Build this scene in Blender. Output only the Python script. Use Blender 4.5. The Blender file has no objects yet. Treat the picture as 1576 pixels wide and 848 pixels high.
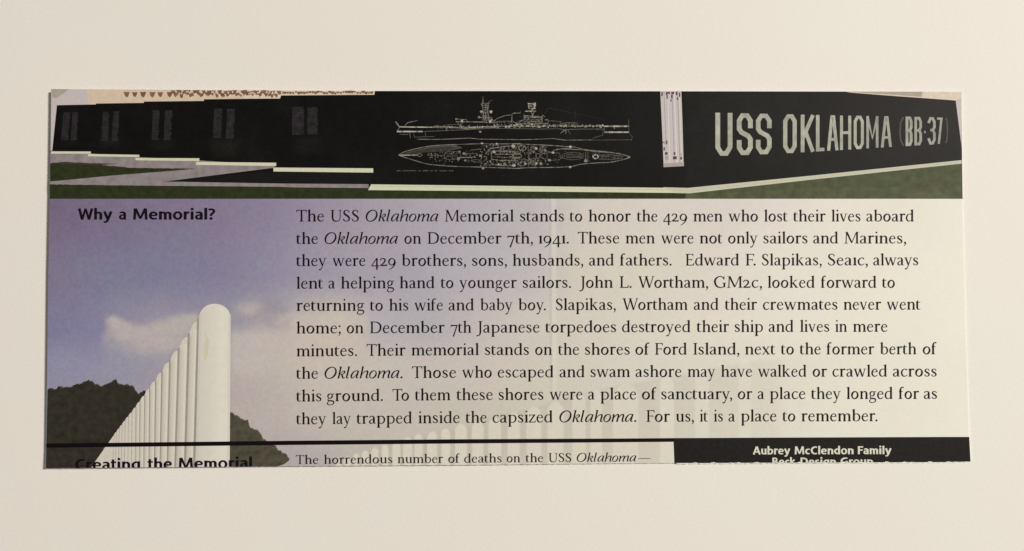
import bpy, math, random
import numpy as np

random.seed(7)
RNG = np.random.default_rng(11)
S = bpy.context.scene
COL = S.collection

# ------------------------------------------------------------------ camera
F_PX, CX, CY, W_PX = 1400.0, 788.0, 424.0, 1576.0
CAM_ROT = (0.0388953, -0.0240824, -0.0034057)
CAM_LOC = (-0.0053676, -0.0081234, 0.2137314)
cam = bpy.data.cameras.new('camera')
cam.sensor_width = 36.0
cam.lens = F_PX / W_PX * 36.0
cam.clip_start, cam.clip_end = 0.01, 20.0
cam_o = bpy.data.objects.new('camera', cam)
COL.objects.link(cam_o)
cam_o.location, cam_o.rotation_euler = CAM_LOC, CAM_ROT
S.camera = cam_o

# ------------------------------------------------------------------ room light
world = bpy.data.worlds.new('World')
S.world = world
world.use_nodes = True
wb = world.node_tree.nodes['Background']
wb.inputs[0].default_value = (1.0, 0.93, 0.82, 1)
wb.inputs[1].default_value = 0.17

def area_lamp(name, loc, target, size, power, color):
    L = bpy.data.lights.new(name, 'AREA')
    L.shape, L.size, L.energy, L.color = 'DISK', size, power, color
    o = bpy.data.objects.new(name, L)
    COL.objects.link(o)
    o.location = loc
    d = np.array(target) - np.array(loc)
    import mathutils
    o.rotation_euler = mathutils.Vector(d).to_track_quat('-Z', 'Y').to_euler()
    return o
area_lamp('room_lamp', (1.86, 0.72, 2.13), (0.0, 0.0, 0.0), 0.46, 92.5, (1.0, 0.918, 0.805))

S.view_settings.view_transform = 'Standard'
S.view_settings.look = 'None'
S.view_settings.exposure = 0.0
S.view_settings.gamma = 1.0
S.view_settings.use_curve_mapping = False

# ------------------------------------------------------------------ helpers
def lin(c):
    c = np.asarray(c, float) / 255.0
    return np.where(c <= 0.04045, c / 12.92, ((c + 0.055) / 1.055) ** 2.4)

# light reaching the sheet, used only to turn colours seen in the print into ink reflectances
E_WHITE = np.array([1.0, 0.925, 0.80])
def ink(c, k=1.0):
    return np.clip(lin(c) / E_WHITE * k, 0.002, 0.95)

def rot_xyz(r):
    cx, sx, cy, sy, cz, sz = (math.cos(r[0]), math.sin(r[0]), math.cos(r[1]),
                              math.sin(r[1]), math.cos(r[2]), math.sin(r[2]))
    X = np.array([[1, 0, 0], [0, cx, -sx], [0, sx, cx]])
    Y = np.array([[cy, 0, sy], [0, 1, 0], [-sy, 0, cy]])
    Z = np.array([[cz, -sz, 0], [sz, cz, 0], [0, 0, 1]])
    return Z @ Y @ X

SHEET_LOC = np.array([0.0, 0.0, 0.00084])          # the sheet does not lie quite flat
SHEET_ROT = (0.0022, 0.0049, 0.0)
_RC, _RS = rot_xyz(CAM_ROT), rot_xyz(SHEET_ROT)

def P(px, py, layer=0.0):
    """measured point of the print -> sheet coordinates (metres)"""
    px, py = np.asarray(px, float), np.asarray(py, float)
    d = np.stack([(px - CX) / F_PX, -(py - CY) / F_PX, -np.ones_like(px)], -1) @ _RC.T @ _RS
    o = (np.array(CAM_LOC) - SHEET_LOC) @ _RS
    t = -o[2] / d[..., 2]
    q = o + d * t[..., None]
    q[..., 2] = layer
    return q

LAYER = 6e-6
MATS = {}
def node_mat(name, color, rough=0.5, noise=0.0, nscale=900.0, tscale=0.35, attr=False, spec=0.10, bump=0.0, bscale=600.0, tint=None):
    m = bpy.data.materials.new(name)
    m.use_nodes = True
    nt = m.node_tree
    b = nt.nodes['Principled BSDF']
    b.inputs['Roughness'].default_value = rough
    b.inputs['Specular IOR Level'].default_value = spec
    tc = nt.nodes.new('ShaderNodeTexCoord')
    if attr:
        a = nt.nodes.new('ShaderNodeAttribute'); a.attribute_name = 'ink'; src = a.outputs['Color']
    else:
        r = nt.nodes.new('ShaderNodeRGB'); r.outputs[0].default_value = (*[float(v) for v in color], 1); src = r.outputs[0]
    if noise:
        n = nt.nodes.new('ShaderNodeTexNoise'); n.inputs['Scale'].default_value = nscale
        n.inputs['Detail'].default_value = 3.0
        nt.links.new(tc.outputs['Object'], n.inputs['Vector'])
        mr = nt.nodes.new('ShaderNodeMapRange')
        mr.inputs[1].default_value, mr.inputs[2].default_value = 0.25, 0.75
        mr.inputs[3].default_value, mr.inputs[4].default_value = 1 - noise, 1 + noise
        nt.links.new(n.outputs[0], mr.inputs[0])
        mul = nt.nodes.new('ShaderNodeVectorMath'); mul.operation = 'SCALE'
        nt.links.new(src, mul.inputs[0]); nt.links.new(mr.outputs[0], mul.inputs['Scale'])
        src = mul.outputs[0]
        if tint:
            n2 = nt.nodes.new('ShaderNodeTexNoise'); n2.inputs['Scale'].default_value = nscale * tscale
            n2.inputs['Detail'].default_value = 2.0
            nt.links.new(tc.outputs['Object'], n2.inputs['Vector'])
            mx = nt.nodes.new('ShaderNodeMix'); mx.data_type = 'RGBA'; mx.blend_type = 'MULTIPLY'
            mx.inputs[0].default_value = 1.0
            rp = nt.nodes.new('ShaderNodeValToRGB')
            rp.color_ramp.elements[0].position, rp.color_ramp.elements[1].position = 0.3, 0.7
            rp.color_ramp.elements[0].color = (*tint[0], 1)
            rp.color_ramp.elements[1].color = (*tint[1], 1)
            nt.links.new(n2.outputs[0], rp.inputs[0])
            nt.links.new(src, mx.inputs[6]); nt.links.new(rp.outputs[0], mx.inputs[7])
            src = mx.outputs[2]
    nt.links.new(src, b.inputs['Base Color'])
    if bump:
        n = nt.nodes.new('ShaderNodeTexNoise'); n.inputs['Scale'].default_value = bscale
        n.inputs['Detail'].default_value = 4.0
        nt.links.new(tc.outputs['Object'], n.inputs['Vector'])
        bp = nt.nodes.new('ShaderNodeBump'); bp.inputs['Strength'].default_value = bump
        bp.inputs['Distance'].default_value = 0.0004
        nt.links.new(n.outputs[0], bp.inputs['Height']); nt.links.new(bp.outputs[0], b.inputs['Normal'])
    return m

GLOSS = 0.5
PALE = ((1.012, 0.996, 1.0), (0.988, 1.004, 0.998))
VIVID = ((1.05, 0.97, 1.03), (0.95, 1.03, 0.98))
def ink_mat(name, rgb, noise=0.06, nscale=1400.0, rough=GLOSS, tint=None):
    return node_mat(name, ink(rgb), rough, noise, nscale, tint=tint)

class MB:
    """collects flat printed shapes measured in photograph pixels"""
    def __init__(s): s.v, s.f, s.mi, s.k = [], [], [], 0
    def poly(s, pts, layer, mi=0, jig=True):
        z = layer * LAYER + ((s.k % 9) * 4e-7 if jig else 0)
        s.k += 1
        q = P([p[0] for p in pts], [p[1] for p in pts], z)
        n = len(s.v); s.v.extend(q.tolist())
        s.f.append(tuple(range(n, n + len(pts)))); s.mi.append(mi)
    def strip(s, L, R, layer, mi=0, clip=None):
        z = layer * LAYER + (s.k % 9) * 4e-7
        s.k += 1
        if clip is not None:
            for i in range(len(L) - 1):
                q = clip_poly([L[i], R[i], R[i + 1], L[i + 1]], clip)
                if len(q) >= 3: s.poly(q, layer, mi)
            return
        m = len(L)
        q = P([p[0] for p in L] + [p[0] for p in R], [p[1] for p in L] + [p[1] for p in R], z)
        n = len(s.v); s.v.extend(q.tolist())
        for i in range(m - 1):
            s.f.append((n + i, n + m + i, n + m + i + 1, n + i + 1)); s.mi.append(mi)
    def build(s, name, mats, parent):
        me = bpy.data.meshes.new(name)
        me.from_pydata(s.v, [], s.f)
        for m in (mats if isinstance(mats, (list, tuple)) else [mats]): me.materials.append(m)
        me.polygons.foreach_set('material_index', s.mi)
        import bmesh
        bm = bmesh.new(); bm.from_mesh(me)
        for f in bm.faces:
            if f.normal.z < 0: f.normal_flip()
        big = [f for f in bm.faces if len(f.verts) > 4]
        if big: bmesh.ops.triangulate(bm, faces=big)
        bm.to_mesh(me); bm.free(); me.update()
        o = bpy.data.objects.new(name, me); COL.objects.link(o); o.parent = parent
        return o

def clip_poly(pts, keep):
    out = []
    n = len(pts)
    for i in range(n):
        a, b = pts[i], pts[(i + 1) % n]
        fa, fb = keep(a), keep(b)
        if fa >= 0: out.append(a)
        if (fa >= 0) != (fb >= 0):
            t = fa / (fa - fb)
            out.append((a[0] + (b[0] - a[0]) * t, a[1] + (b[1] - a[1]) * t))
    return out

def stroke_lr(pts, closed=False):
    """pts: (x, y, width) -> left and right edge of a stroke"""
    p = np.array(pts, float)
    if closed:
        t = np.roll(p[:, :2], -1, 0) - np.roll(p[:, :2], 1, 0)
    else:
        t = np.gradient(p[:, :2], axis=0)
    n = np.stack([-t[:, 1], t[:, 0]], 1)
    n /= np.maximum(np.linalg.norm(n, axis=1), 1e-9)[:, None]
    L = p[:, :2] + n * p[:, 2:3] / 2
    R = p[:, :2] - n * p[:, 2:3] / 2
    if closed:
        L = np.vstack([L, L[:1]]); R = np.vstack([R, R[:1]])
    return L, R

def catmull(pts, sub=5):
    p = np.array(pts, float)
    q = np.vstack([2 * p[0] - p[1], p, 2 * p[-1] - p[-2]])
    out = []
    for i in range(1, len(q) - 2):
        for j in range(sub):
            t = j / sub
            a, b, c, d = q[i - 1], q[i], q[i + 1], q[i + 2]
            out.append(0.5 * (2 * b + (c - a) * t + (2 * a - 5 * b + 4 * c - d) * t * t + (3 * b - a - 3 * c + d) * t ** 3))
    out.append(p[-1])
    o = np.array(out); o[:, 2] = np.maximum(o[:, 2], 4)
    return o

def line(mb, pts, w, layer, mi=0, smooth=False):
    q = [(x, y, w) for x, y in pts]
    if smooth: q = catmull(q, 6); q[:, 2] = w
    L, R = stroke_lr(q)
    mb.strip(L.tolist(), R.tolist(), layer, mi)

# ------------------------------------------------------------------ lettering: an old-style serif drawn as pen strokes
ST, TH = 103, 53
def C(*p): return ('c', p)
def LN(*p): return ('l', p)
def PG(*p): return ('p', p)
def stem(x, y0, y1, w=ST): return PG((x - w/2, y0), (x + w/2, y0), (x + w/2, y1), (x - w/2, y1))
def foot(x, y=0, a=98, b=98, w=ST):
    h = w / 2
    return PG((x - a, y), (x + b, y), (x + b, y + 24), (x + h + 14, y + 34), (x + h, y + 66), (x - h, y + 66), (x - h - 14, y + 34), (x - a, y + 24))
def capt(x, y=645, a=98, b=98, w=ST):
    h = w / 2
    return PG((x - a, y), (x - a, y - 24), (x - h - 14, y - 34), (x - h, y - 66), (x + h, y - 66), (x + h + 14, y - 34), (x + b, y - 24), (x + b, y))
def flag(x, y, w=ST, a=66):
    h = w / 2
    return PG((x - h - a, y - 52), (x - h - a + 6, y - 36), (x + h, y + 14), (x + h, y - 90), (x - h, y - 90), (x - h, y - 62))
def ell(cx, cy, rx, ry, wt=ST, wn=TH, tilt=-20):
    pts = []
    for i in range(28):
        a = 2 * math.pi * i / 28
        k = abs(math.cos(a - math.radians(tilt))) ** 1.4
        w = wn + (wt - wn) * k
        pts.append((cx + (rx - w / 2) * math.cos(a), cy + (ry - w / 2) * math.sin(a), w))
    return ('e', pts)
def dot(x, y, r=50):
    return PG(*[(x + r * math.cos(i * math.pi / 5), y + r * math.sin(i * math.pi / 5)) for i in range(10)])
def arch(x0, x1):
    return C((x0, 300, 26), (x0 + 50, 375, 36), (x0 + (x1 - x0) * .52, 412, 56), (x1 - 34, 385, 80), (x1 - 2, 300, ST), (x1, 200, ST), (x1, 0, ST))

G = {
 'i': [stem(126, 0, 440), flag(126, 440), foot(126), dot(118, 612)],
 'ı': [stem(126, 0, 440), flag(126, 440), foot(126)],
 'l': [stem(126, 0, 665), flag(126, 665), foot(126)],
 'h': [stem(120, 0, 665), flag(120, 665), foot(120), arch(150, 408), foot(408, 0, 90, 98)],
 'n': [stem(120, 0, 440), flag(120, 440), foot(120), arch(150, 408), foot(408, 0, 90, 98)],
 'm': [stem(120, 0, 440), flag(120, 440), foot(120), arch(150, 396), foot(396, 0, 88, 88), arch(426, 672), foot(672, 0, 90, 98)],
 'u': [C((116, 430, ST), (116, 250, ST), (118, 140, ST), (150, 55, 74), (220, 22, 52), (300, 40, 36), (385, 110, 26)), flag(116, 440), stem(398, 40, 440), flag(398, 440),
       PG((356, 70), (356, 0), (372, -10), (500, 14), (500, 32), (440, 40), (440, 90))],
 'r': [stem(120, 0, 440), flag(120, 440), foot(120, 0, 98, 112), C((150, 300, 24), (195, 380, 46), (255, 412, 74), (318, 398, 84)), dot(318, 394, 42)],
 'o': [ell(262, 216, 218, 228)],
 'e': [C((78, 262, 34), (230, 262, 34), (392, 268, 40)), C((378, 262, 66), (352, 350, 56), (300, 408, 40), (236, 420, 36), (150, 372, 58), (92, 260, 80), (96, 150, 84), (150, 52, 70), (236, 20, 52), (330, 42, 40), (400, 104, 26))],
 'c': [C((372, 352, 78), (340, 398, 54), (262, 420, 38), (160, 380, 58), (92, 270, 80), (94, 150, 84), (150, 52, 70), (238, 20, 52), (330, 42, 40), (402, 104, 26))],
 'a': [C((84, 340, 72), (122, 398, 50), (208, 420, 38), (290, 392, 66), (322, 312, ST), (322, 90, ST), (345, 26, 56), (392, 22, 34), (436, 46, 22)),
       C((322, 268, 26), (220, 238, 36), (120, 182, 56), (82, 106, 80), (120, 34, 60), (188, 22, 46), (262, 50, 34), (326, 112, 26))],
 'd': [stem(412, 30, 665), flag(412, 665), C((404, 372, 26), (330, 414, 38), (240, 420, 42), (146, 366, 62), (88, 230, 84), (106, 110, 80), (180, 28, 56), (250, 22, 44), (330, 52, 34), (408, 110, 26)),
       PG((370, 70), (370, 0), (386, -10), (514, 14), (514, 32), (454, 40), (454, 90))],
 'b': [stem(112, 36, 665), flag(112, 665), C((120, 330, 26), (200, 400, 38), (290, 412, 46), (390, 358, 70), (440, 226, 84), (404, 92, 70), (310, 24, 46), (220, 18, 38), (140, 36, 34), (100, 60, 30))],
 'p': [stem(116, -225, 440), flag(116, 440), foot(116, -225), C((130, 330, 26), (210, 400, 38), (300, 412, 46), (400, 358, 70), (448, 226, 84), (412, 92, 70), (320, 24, 46), (230, 18, 38), (140, 46, 34))],
 'g': [ell(212, 290, 156, 150, 78, 38), C((300, 392, 36), (370, 404, 44), (440, 400, 48)), C((150, 168, 36), (96, 110, 44), (118, 54, 60), (240, 34, 72), (350, 18, 74), (412, -46, 66), (380, -140, 52), (240, -200, 40), (110, -176, 46), (62, -110, 52), (100, -40, 42), (170, 30, 32))],
 'f': [C((120, 0, ST), (120, 300, ST), (120, 480, ST), (142, 580, 74), (196, 640, 56), (256, 648, 60), (300, 618, 70)), LN((34, 418, 38), (258, 418, 38)), foot(120, 0, 98, 112)],
 't': [PG((78, 430), (78, 448), (150, 540), (162, 540), (162, 420), (78, 420)), C((120, 430, ST), (120, 220, ST), (122, 110, ST), (150, 42, 66), (206, 22, 46), (262, 32, 34), (306, 58, 24)), LN((40, 418, 38), (292, 418, 38))],
 's': [C((312, 330, 58), (272, 398, 40), (198, 420, 38), (112, 392, 58), (92, 318, 78), (160, 252, 88), (260, 190, 88), (308, 112, 76), (264, 42, 54), (184, 20, 38), (104, 44, 42), (66, 114, 58))],
 'k': [stem(116, 0, 665), flag(116, 665), foot(116), LN((150, 216, 34), (370, 420, 36)), PG((290, 440), (470, 440), (470, 418), (400, 406), (352, 408), (290, 420)), LN((216, 268, 78), (424, 20, 88)), PG((340, 0), (520, 0), (520, 22), (450, 36), (390, 60), (350, 30))],
 'v': [LN((88, 424, 88), (252, 0, 80)), LN((398, 424, 38), (252, 0, 36)), PG((8, 440), (188, 440), (188, 418), (8, 418)), PG((314, 440), (478, 440), (478, 418), (314, 418))],
 'w': [LN((88, 424, 88), (238, 0, 80)), LN((370, 424, 38), (238, 0, 36)), LN((364, 424, 88), (514, 0, 80)), LN((656, 424, 38), (514, 0, 36)), PG((8, 440), (188, 440), (188, 418), (8, 418)), PG((290, 440), (452, 440), (452, 418), (290, 418)), PG((574, 440), (734, 440), (734, 418), (574, 418))],
 'x': [LN((92, 424, 86), (392, 16, 86)), LN((386, 420, 36), (88, 16, 36)), PG((14, 440), (194, 440), (194, 418), (14, 418)), PG((306, 440), (462, 440), (462, 418), (306, 418)), PG((10, 0), (172, 0), (172, 22), (10, 22)), PG((296, 0), (478, 0), (478, 22), (296, 22))],
 'y': [LN((88, 424, 88), (256, 20, 80)), C((402, 430, 38), (262, 30, 38), (196, -110, 42), (146, -188, 52), (84, -200, 64)), dot(80, -192, 36), PG((8, 440), (188, 440), (188, 418), (8, 418)), PG((318, 440), (480, 440), (480, 418), (318, 418))],
 'z': [LN((58, 418, 44), (400, 418, 44)), LN((360, 420, 74), (70, 20, 74)), LN((40, 22, 44), (408, 22, 44)), PG((56, 440), (56, 330), (74, 330), (100, 400)), PG((408, 0), (410, 126), (392, 126), (360, 44))],
 '.': [dot(110, 46, 56)],
 ',': [dot(112, 50, 54), C((136, 60, 60), (146, 0, 54), (112, -80, 38), (58, -132, 22))],
 ';': [dot(118, 392, 54), dot(118, 50, 54), C((142, 60, 60), (152, 0, 54), (118, -80, 38), (64, -132, 22))],
 '—': [LN((10, 218, 40), (980, 218, 40))],
 '4': [LN((330, -205, 82), (330, 440, 82)), LN((316, 430, 44), (40, 20, 44)), LN((26, 6, 52), (462, 6, 52))],
 '2': [C((62, 316, 60), (104, 398, 52), (196, 424, 46), (296, 380, 70), (312, 282, 80), (240, 170, 68), (70, 36, 44)), LN((52, 34, 70), (416, 34, 70)), PG((416, 0), (440, 112), (420, 112), (380, 60))],
 '9': [ell(238, 236, 200, 206, 82, 42), C((404, 300, 76), (416, 180, 80), (360, 20, 66), (230, -120, 48), (90, -206, 30))],
 '7': [LN((44, 406, 66), (440, 406, 66)), LN((420, 420, 56), (190, -205, 76)), PG((36, 440), (30, 310), (52, 310), (90, 390))],
 '1': [stem(150, 0, 440), flag(150, 440), foot(150)],
 'T': [stem(300, 0, 645, 90), LN((24, 625, 40), (576, 625, 40)), PG((24, 645), (14, 510), (36, 510), (80, 610)), PG((576, 645), (586, 510), (564, 510), (520, 610)), foot(300, 0, 116, 116, 90)],
 'U': [C((130, 630, 90), (130, 320, 90), (132, 200, 90), (190, 62, 76), (340, 14, 50), (480, 56, 46), (550, 190, 44), (554, 330, 42), (554, 630, 42)), capt(130, 645, 108, 108, 90), capt(554, 645, 92, 92, 42)],
 'S': [C((400, 500, 54), (360, 592, 42), (262, 632, 40), (146, 590, 66), (112, 490, 88), (190, 384, 98), (330, 290, 100), (408, 176, 88), (360, 62, 62), (246, 14, 42), (130, 50, 46), (70, 158, 56))],
 'M': [LN((140, 640, 46), (110, 0, 46)), foot(110, 0, 96, 96, 46), LN((150, 640, 92), (430, 40, 78)), LN((430, 30, 40), (690, 640, 40)), stem(724, 0, 645, 92), foot(724, 0, 106, 106, 92), PG((40, 645), (190, 645), (170, 622), (40, 622)), PG((670, 645), (830, 645), (830, 622), (690, 622))],
 'D': [stem(140, 0, 645, 90), capt(140, 645, 108, 60, 90), foot(140, 0, 108, 60, 90), C((150, 622, 42), (300, 622, 44), (470, 580, 66), (596, 450, 92), (612, 310, 96), (560, 130, 84), (420, 36, 56), (280, 22, 44), (150, 24, 42))],
 'E': [stem(140, 0, 645, 90), capt(140, 645, 108, 60, 90), foot(140, 0, 108, 60, 90), LN((150, 625, 40), (470, 625, 40)), LN((150, 334, 40), (400, 334, 40)), LN((150, 22, 44), (500, 22, 44)), PG((470, 645), (482, 514), (460, 514), (420, 610)), PG((400, 404), (400, 264), (384, 264), (370, 334)), PG((500, 0), (526, 146), (504, 146), (440, 40))],
 'F': [stem(140, 0, 645, 90), capt(140, 645, 108, 60, 90), foot(140, 0, 108, 120, 90), LN((150, 625, 40), (470, 625, 40)), LN((150, 322, 40), (400, 322, 40)), PG((470, 645), (482, 506), (460, 506), (420, 610)), PG((404, 394), (404, 252), (386, 252), (370, 322))],
 'L': [stem(140, 0, 645, 90), capt(140, 645, 108, 116, 90), foot(140, 0, 108, 60, 90), LN((150, 22, 44), (490, 22, 44)), PG((490, 0), (516, 156), (494, 156), (430, 40))],
 'W': [LN((110, 630, 96), (310, 0, 84)), LN((490, 630, 42), (310, 0, 40)), LN((476, 630, 96), (676, 0, 84)), LN((880, 630, 42), (676, 0, 40)), PG((10, 645), (224, 645), (224, 622), (10, 622)), PG((380, 645), (600, 645), (600, 622), (380, 622)), PG((790, 645), (966, 645), (966, 622), (790, 622))],
 'G': [C((560, 480, 56), (520, 570, 50), (380, 632, 44), (220, 584, 70), (104, 440, 94), (94, 270, 96), (180, 96, 82), (330, 20, 56), (470, 22, 46), (590, 70, 50)), stem(586, 30, 260, 88), PG((480, 280), (690, 280), (690, 258), (630, 246), (540, 246), (480, 258)), PG((566, 645), (588, 645), (588, 460), (560, 460))],
 'I': [stem(160, 0, 645, 90), capt(160, 645, 110, 110, 90), foot(160, 0, 110, 110, 90)],
 'J': [C((200, 640, 90), (200, 200, 90), (198, 20, 88), (160, -100, 70), (90, -160, 48), (20, -176, 36)), dot(22, -160, 40), capt(200, 645, 112, 108, 90)],
}
SK = 0.205
def sk(items):
    out = []
    for kind, pts in items:
        out.append((kind, [((p[0] + SK * p[1],) + tuple(p[1:])) for p in pts]))
    return out
def iarch(x0, x1, ex=True):
    a = [(x0, 170, 22), (x0 + 40, 270, 30), (x0 + 110, 374, 46), (x1 - 60, 414, 60), (x1 - 12, 372, 78), (x1 - 10, 260, 78), (x1 - 18, 130, 76)]
    a += [(x1 - 8, 46, 66), (x1 + 36, 24, 40), (x1 + 92, 62, 22)] if ex else [(x1 - 20, 0, 76)]
    return C(*a)
GI = {k: sk(v) for k, v in {
 'O': [ell(350, 322, 304, 336, 88, 44, -14)],
 'k': [stem(96, 0, 665, 78), PG((20, 640), (20, 652), (135, 674), (135, 600), (57, 610)), C((110, 200, 24), (190, 330, 30), (290, 416, 50), (348, 372, 66), (316, 278, 54), (220, 230, 34), (170, 222, 30)), C((190, 236, 60), (260, 160, 74), (300, 70, 76), (346, 20, 52), (420, 62, 22))],
 'l': [C((96, 660, 78), (94, 300, 78), (86, 120, 76), (98, 44, 64), (136, 22, 40), (190, 60, 22)), PG((20, 640), (20, 652), (135, 674), (135, 600), (57, 610))],
 'a': [C((354, 412, 40), (250, 424, 42), (140, 350, 62), (76, 200, 80), (80, 90, 76), (130, 24, 52), (210, 60, 34), (300, 200, 26), (352, 330, 24)), C((372, 430, 76), (362, 260, 78), (346, 110, 76), (360, 42, 62), (398, 24, 40), (448, 62, 22))],
 'h': [stem(96, 0, 665, 78), PG((20, 640), (20, 652), (135, 674), (135, 600), (57, 610)), iarch(120, 400)],
 'o': [ell(238, 216, 190, 228, 78, 36, -24)],
 'm': [C((30, 360, 22), (84, 414, 40), (106, 380, 70), (100, 200, 76), (92, 0, 76)), iarch(116, 356, False), iarch(352, 610)],
 '.': [dot(96, 46, 56)],
 '—': [LN((10, 218, 40), (980, 218, 40))],
}.items()}

# ------------------------------------------------------------------ lettering: a bold humanist sans
B = 146
def sc(*p): return ('c', [(x, y, B if len(r) == 0 else r[0]) for x, y, *r in p])
def V(x, y0, y1, w=B): return stem(x, y0, y1, w)
def HZ(x0, x1, y, w=118): return LN((x0, y, w), (x1, y, w))
GS = {
 'W': [LN((80, 700, 138), (235, 0, 138)), LN((235, 0, 112), (410, 690, 112)), LN((410, 690, 112), (585, 0, 112)), LN((585, 0, 138), (745, 700, 138))],
 'h': [V(125, 0, 740), sc((140, 330, 70), (220, 430, 100), (310, 440, 116), (385, 380), (400, 280), (400, 0))],
 'y': [LN((70, 515, 140), (245, 30, 140)), sc((425, 515), (255, 20, 134), (190, -110, 120), (120, -150, 108), (40, -140, 100))],
 'a': [sc((70, 430, 90), (150, 455, 100), (250, 455, 116), (330, 400, 134), (340, 300), (340, 0)), sc((330, 300, 80), (200, 285, 92), (105, 225, 116), (95, 130, 130), (150, 60, 110), (240, 60, 96), (330, 140, 80))],
 'M': [LN((125, 0, 132), (155, 700, 132)), LN((175, 700, 130), (420, 60, 110)), LN((665, 700, 130), (420, 60, 110)), LN((685, 700, 132), (715, 0, 132))],
 'e': [HZ(100, 440, 265, 90), sc((425, 265, 120), (400, 390, 120), (290, 455, 108), (170, 420, 128), (110, 270), (150, 110, 130), (270, 55, 110), (370, 60, 100), (440, 90, 92))],
 'm': [V(125, 0, 515), sc((140, 330, 70), (210, 430, 100), (290, 440, 116), (360, 380), (370, 280), (370, 0)), sc((385, 330, 70), (455, 430, 100), (535, 440, 116), (605, 380), (615, 280), (615, 0))],
 'n': [V(125, 0, 515), sc((140, 330, 70), (220, 430, 100), (310, 440, 116), (385, 380), (400, 280), (400, 0))],
 'o': [ell(285, 257, 240, 268, 138, 112, 0)],
 'r': [V(125, 0, 515), sc((150, 300, 70), (200, 410, 100), (270, 452, 116), (340, 450, 124))],
 'i': [V(125, 0, 515), dot(125, 665, 82)],
 'l': [V(125, 0, 740)],
 '?': [sc((60, 620, 110), (170, 645, 112), (290, 620, 124), (335, 520, 130), (280, 410, 130), (200, 330, 124), (190, 220, 120)), dot(190, 70, 84)],
 'C': [sc((510, 610, 110), (400, 645, 112), (250, 600, 132), (130, 470), (120, 290), (210, 110, 134), (370, 55, 112), (510, 85, 110))],
 't': [LN((150, 640, 134), (150, 160, 134)), sc((150, 240), (165, 120, 130), (230, 58, 108), (320, 62, 94)), HZ(30, 315, 465, 98)],
 'g': [V(410, 20, 515), sc((400, 420, 80), (320, 455, 100), (220, 445, 116), (125, 360, 134), (110, 240), (150, 110, 130), (250, 60, 110), (330, 80, 96), (400, 150, 80)), sc((410, 60), (390, -80, 130), (290, -150, 108), (180, -155, 100), (90, -125, 94))],
 'A': [LN((70, 0, 138), (310, 700, 138)), LN((560, 0, 138), (320, 700, 138)), HZ(150, 480, 220, 106)],
 'u': [sc((120, 515), (120, 230), (145, 110, 130), (230, 62, 112), (320, 90, 92), (390, 190, 70)), V(395, 0, 515)],
 'b': [V(125, 0, 740), sc((140, 360, 80), (220, 440, 100), (310, 450, 116), (420, 360, 134), (440, 250), (400, 120, 130), (300, 60, 112), (220, 70, 96), (140, 140, 80))],
 'c': [sc((390, 430, 98), (300, 455, 104), (180, 415, 128), (112, 270), (160, 110, 130), (280, 58, 108), (395, 85, 98))],
 'd': [V(415, 0, 740), sc((400, 360, 80), (330, 445, 100), (235, 450, 116), (125, 360, 134), (110, 250), (150, 120, 130), (250, 60, 112), (330, 80, 96), (400, 150, 80))],
 'F': [V(130, 0, 700), HZ(130, 450, 642, 116), HZ(130, 425, 365, 110)],
 'B': [V(130, 0, 700), sc((150, 645, 108), (300, 640, 110), (390, 580, 128), (390, 450, 128), (300, 380, 106), (160, 372, 104)), sc((160, 372, 104), (330, 360, 110), (430, 280, 134), (425, 140, 134), (320, 60, 110), (150, 55, 108))],
 'k': [V(125, 0, 740), LN((170, 270, 110), (400, 515, 128)), LN((210, 300, 130), (430, 0, 140))],
 'D': [V(130, 0, 700), sc((150, 642, 110), (330, 630, 118), (500, 530, 134), (540, 350), (500, 160, 134), (330, 70, 118), (150, 58, 110))],
 's': [sc((350, 430, 94), (250, 460, 98), (140, 420, 112), (130, 330, 120), (240, 265, 124), (330, 200, 120), (320, 100, 112), (210, 52, 98), (80, 85, 94))],
 'G': [sc((560, 615, 108), (430, 648, 112), (260, 600, 132), (135, 470), (120, 290), (220, 110, 134), (390, 52, 112), (560, 90, 110)), V(545, 60, 370, 128), HZ(400, 590, 330, 106)],
 'p': [V(125, -200, 515), sc((140, 360, 80), (220, 440, 100), (310, 450, 116), (420, 360, 134), (440, 250), (400, 120, 130), (300, 60, 112), (220, 70, 96), (140, 140, 80))],
}

def glyph_strips(items):
    out = []
    for kind, pts in items:
        if kind == 'p': out.append(('p', np.array([p[:2] for p in pts], float)))
        elif kind == 'l': out.append(('s', stroke_lr(pts)))
        elif kind == 'c': out.append(('s', stroke_lr(catmull(pts, 5))))
        elif kind == 'e': out.append(('s', stroke_lr(pts, True)))
    return out
_cache = {}
def glyph(font, ch):
    key = (id(font), ch)
    if key not in _cache:
        st = glyph_strips(font[ch])
        xs = np.concatenate([s[1][:, 0] if s[0] == 'p' else np.concatenate([s[1][0][:, 0], s[1][1][:, 0]]) for s in st])
        _cache[key] = (st, xs.min(), xs.max())
    return _cache[key]

ROUND_L, ROUND_R = set('oecdgaqOCG9'), set('oebpOD9')
def side(font, ch, left):
    if font is GS:
        if ch in 'WyATk?': return 8
        if ch in 'tr' : return 8 if (left and ch == 't') or (not left) else 40
        return (24 if ch in (set('oecdgaCGqs') if left else set('oebpDs')) else 40)
    if font is GI:
        return 26 if ch in 'O.' else 12
    if ch in ',.;': return 40
    if ch in ROUND_L and left: return 36
    if ch in ROUND_R and not left: return 36
    if ch in 'vwxyTWk4279': return 8 if ch in 'vwxyTW' else 18
    if ch in 'sS': return 40
    if ch in 'rft' and not left: return 6
    if ch in 'aec' and not left: return 14
    return 18
KERN = {('T', 'o'): -90, ('W', 'o'): -60, ('F', 'o'): -30, ('F', '.'): -90, ('y', '.'): -60, ('y', ','): -60, ('r', '.'): -40, ('r', ','): -40, ('r', 'd'): -14, ('w', 'a'): -14, ('L', '.'): -20, ('t', 'h'): 6, ('F', 'a'): -40}

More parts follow.
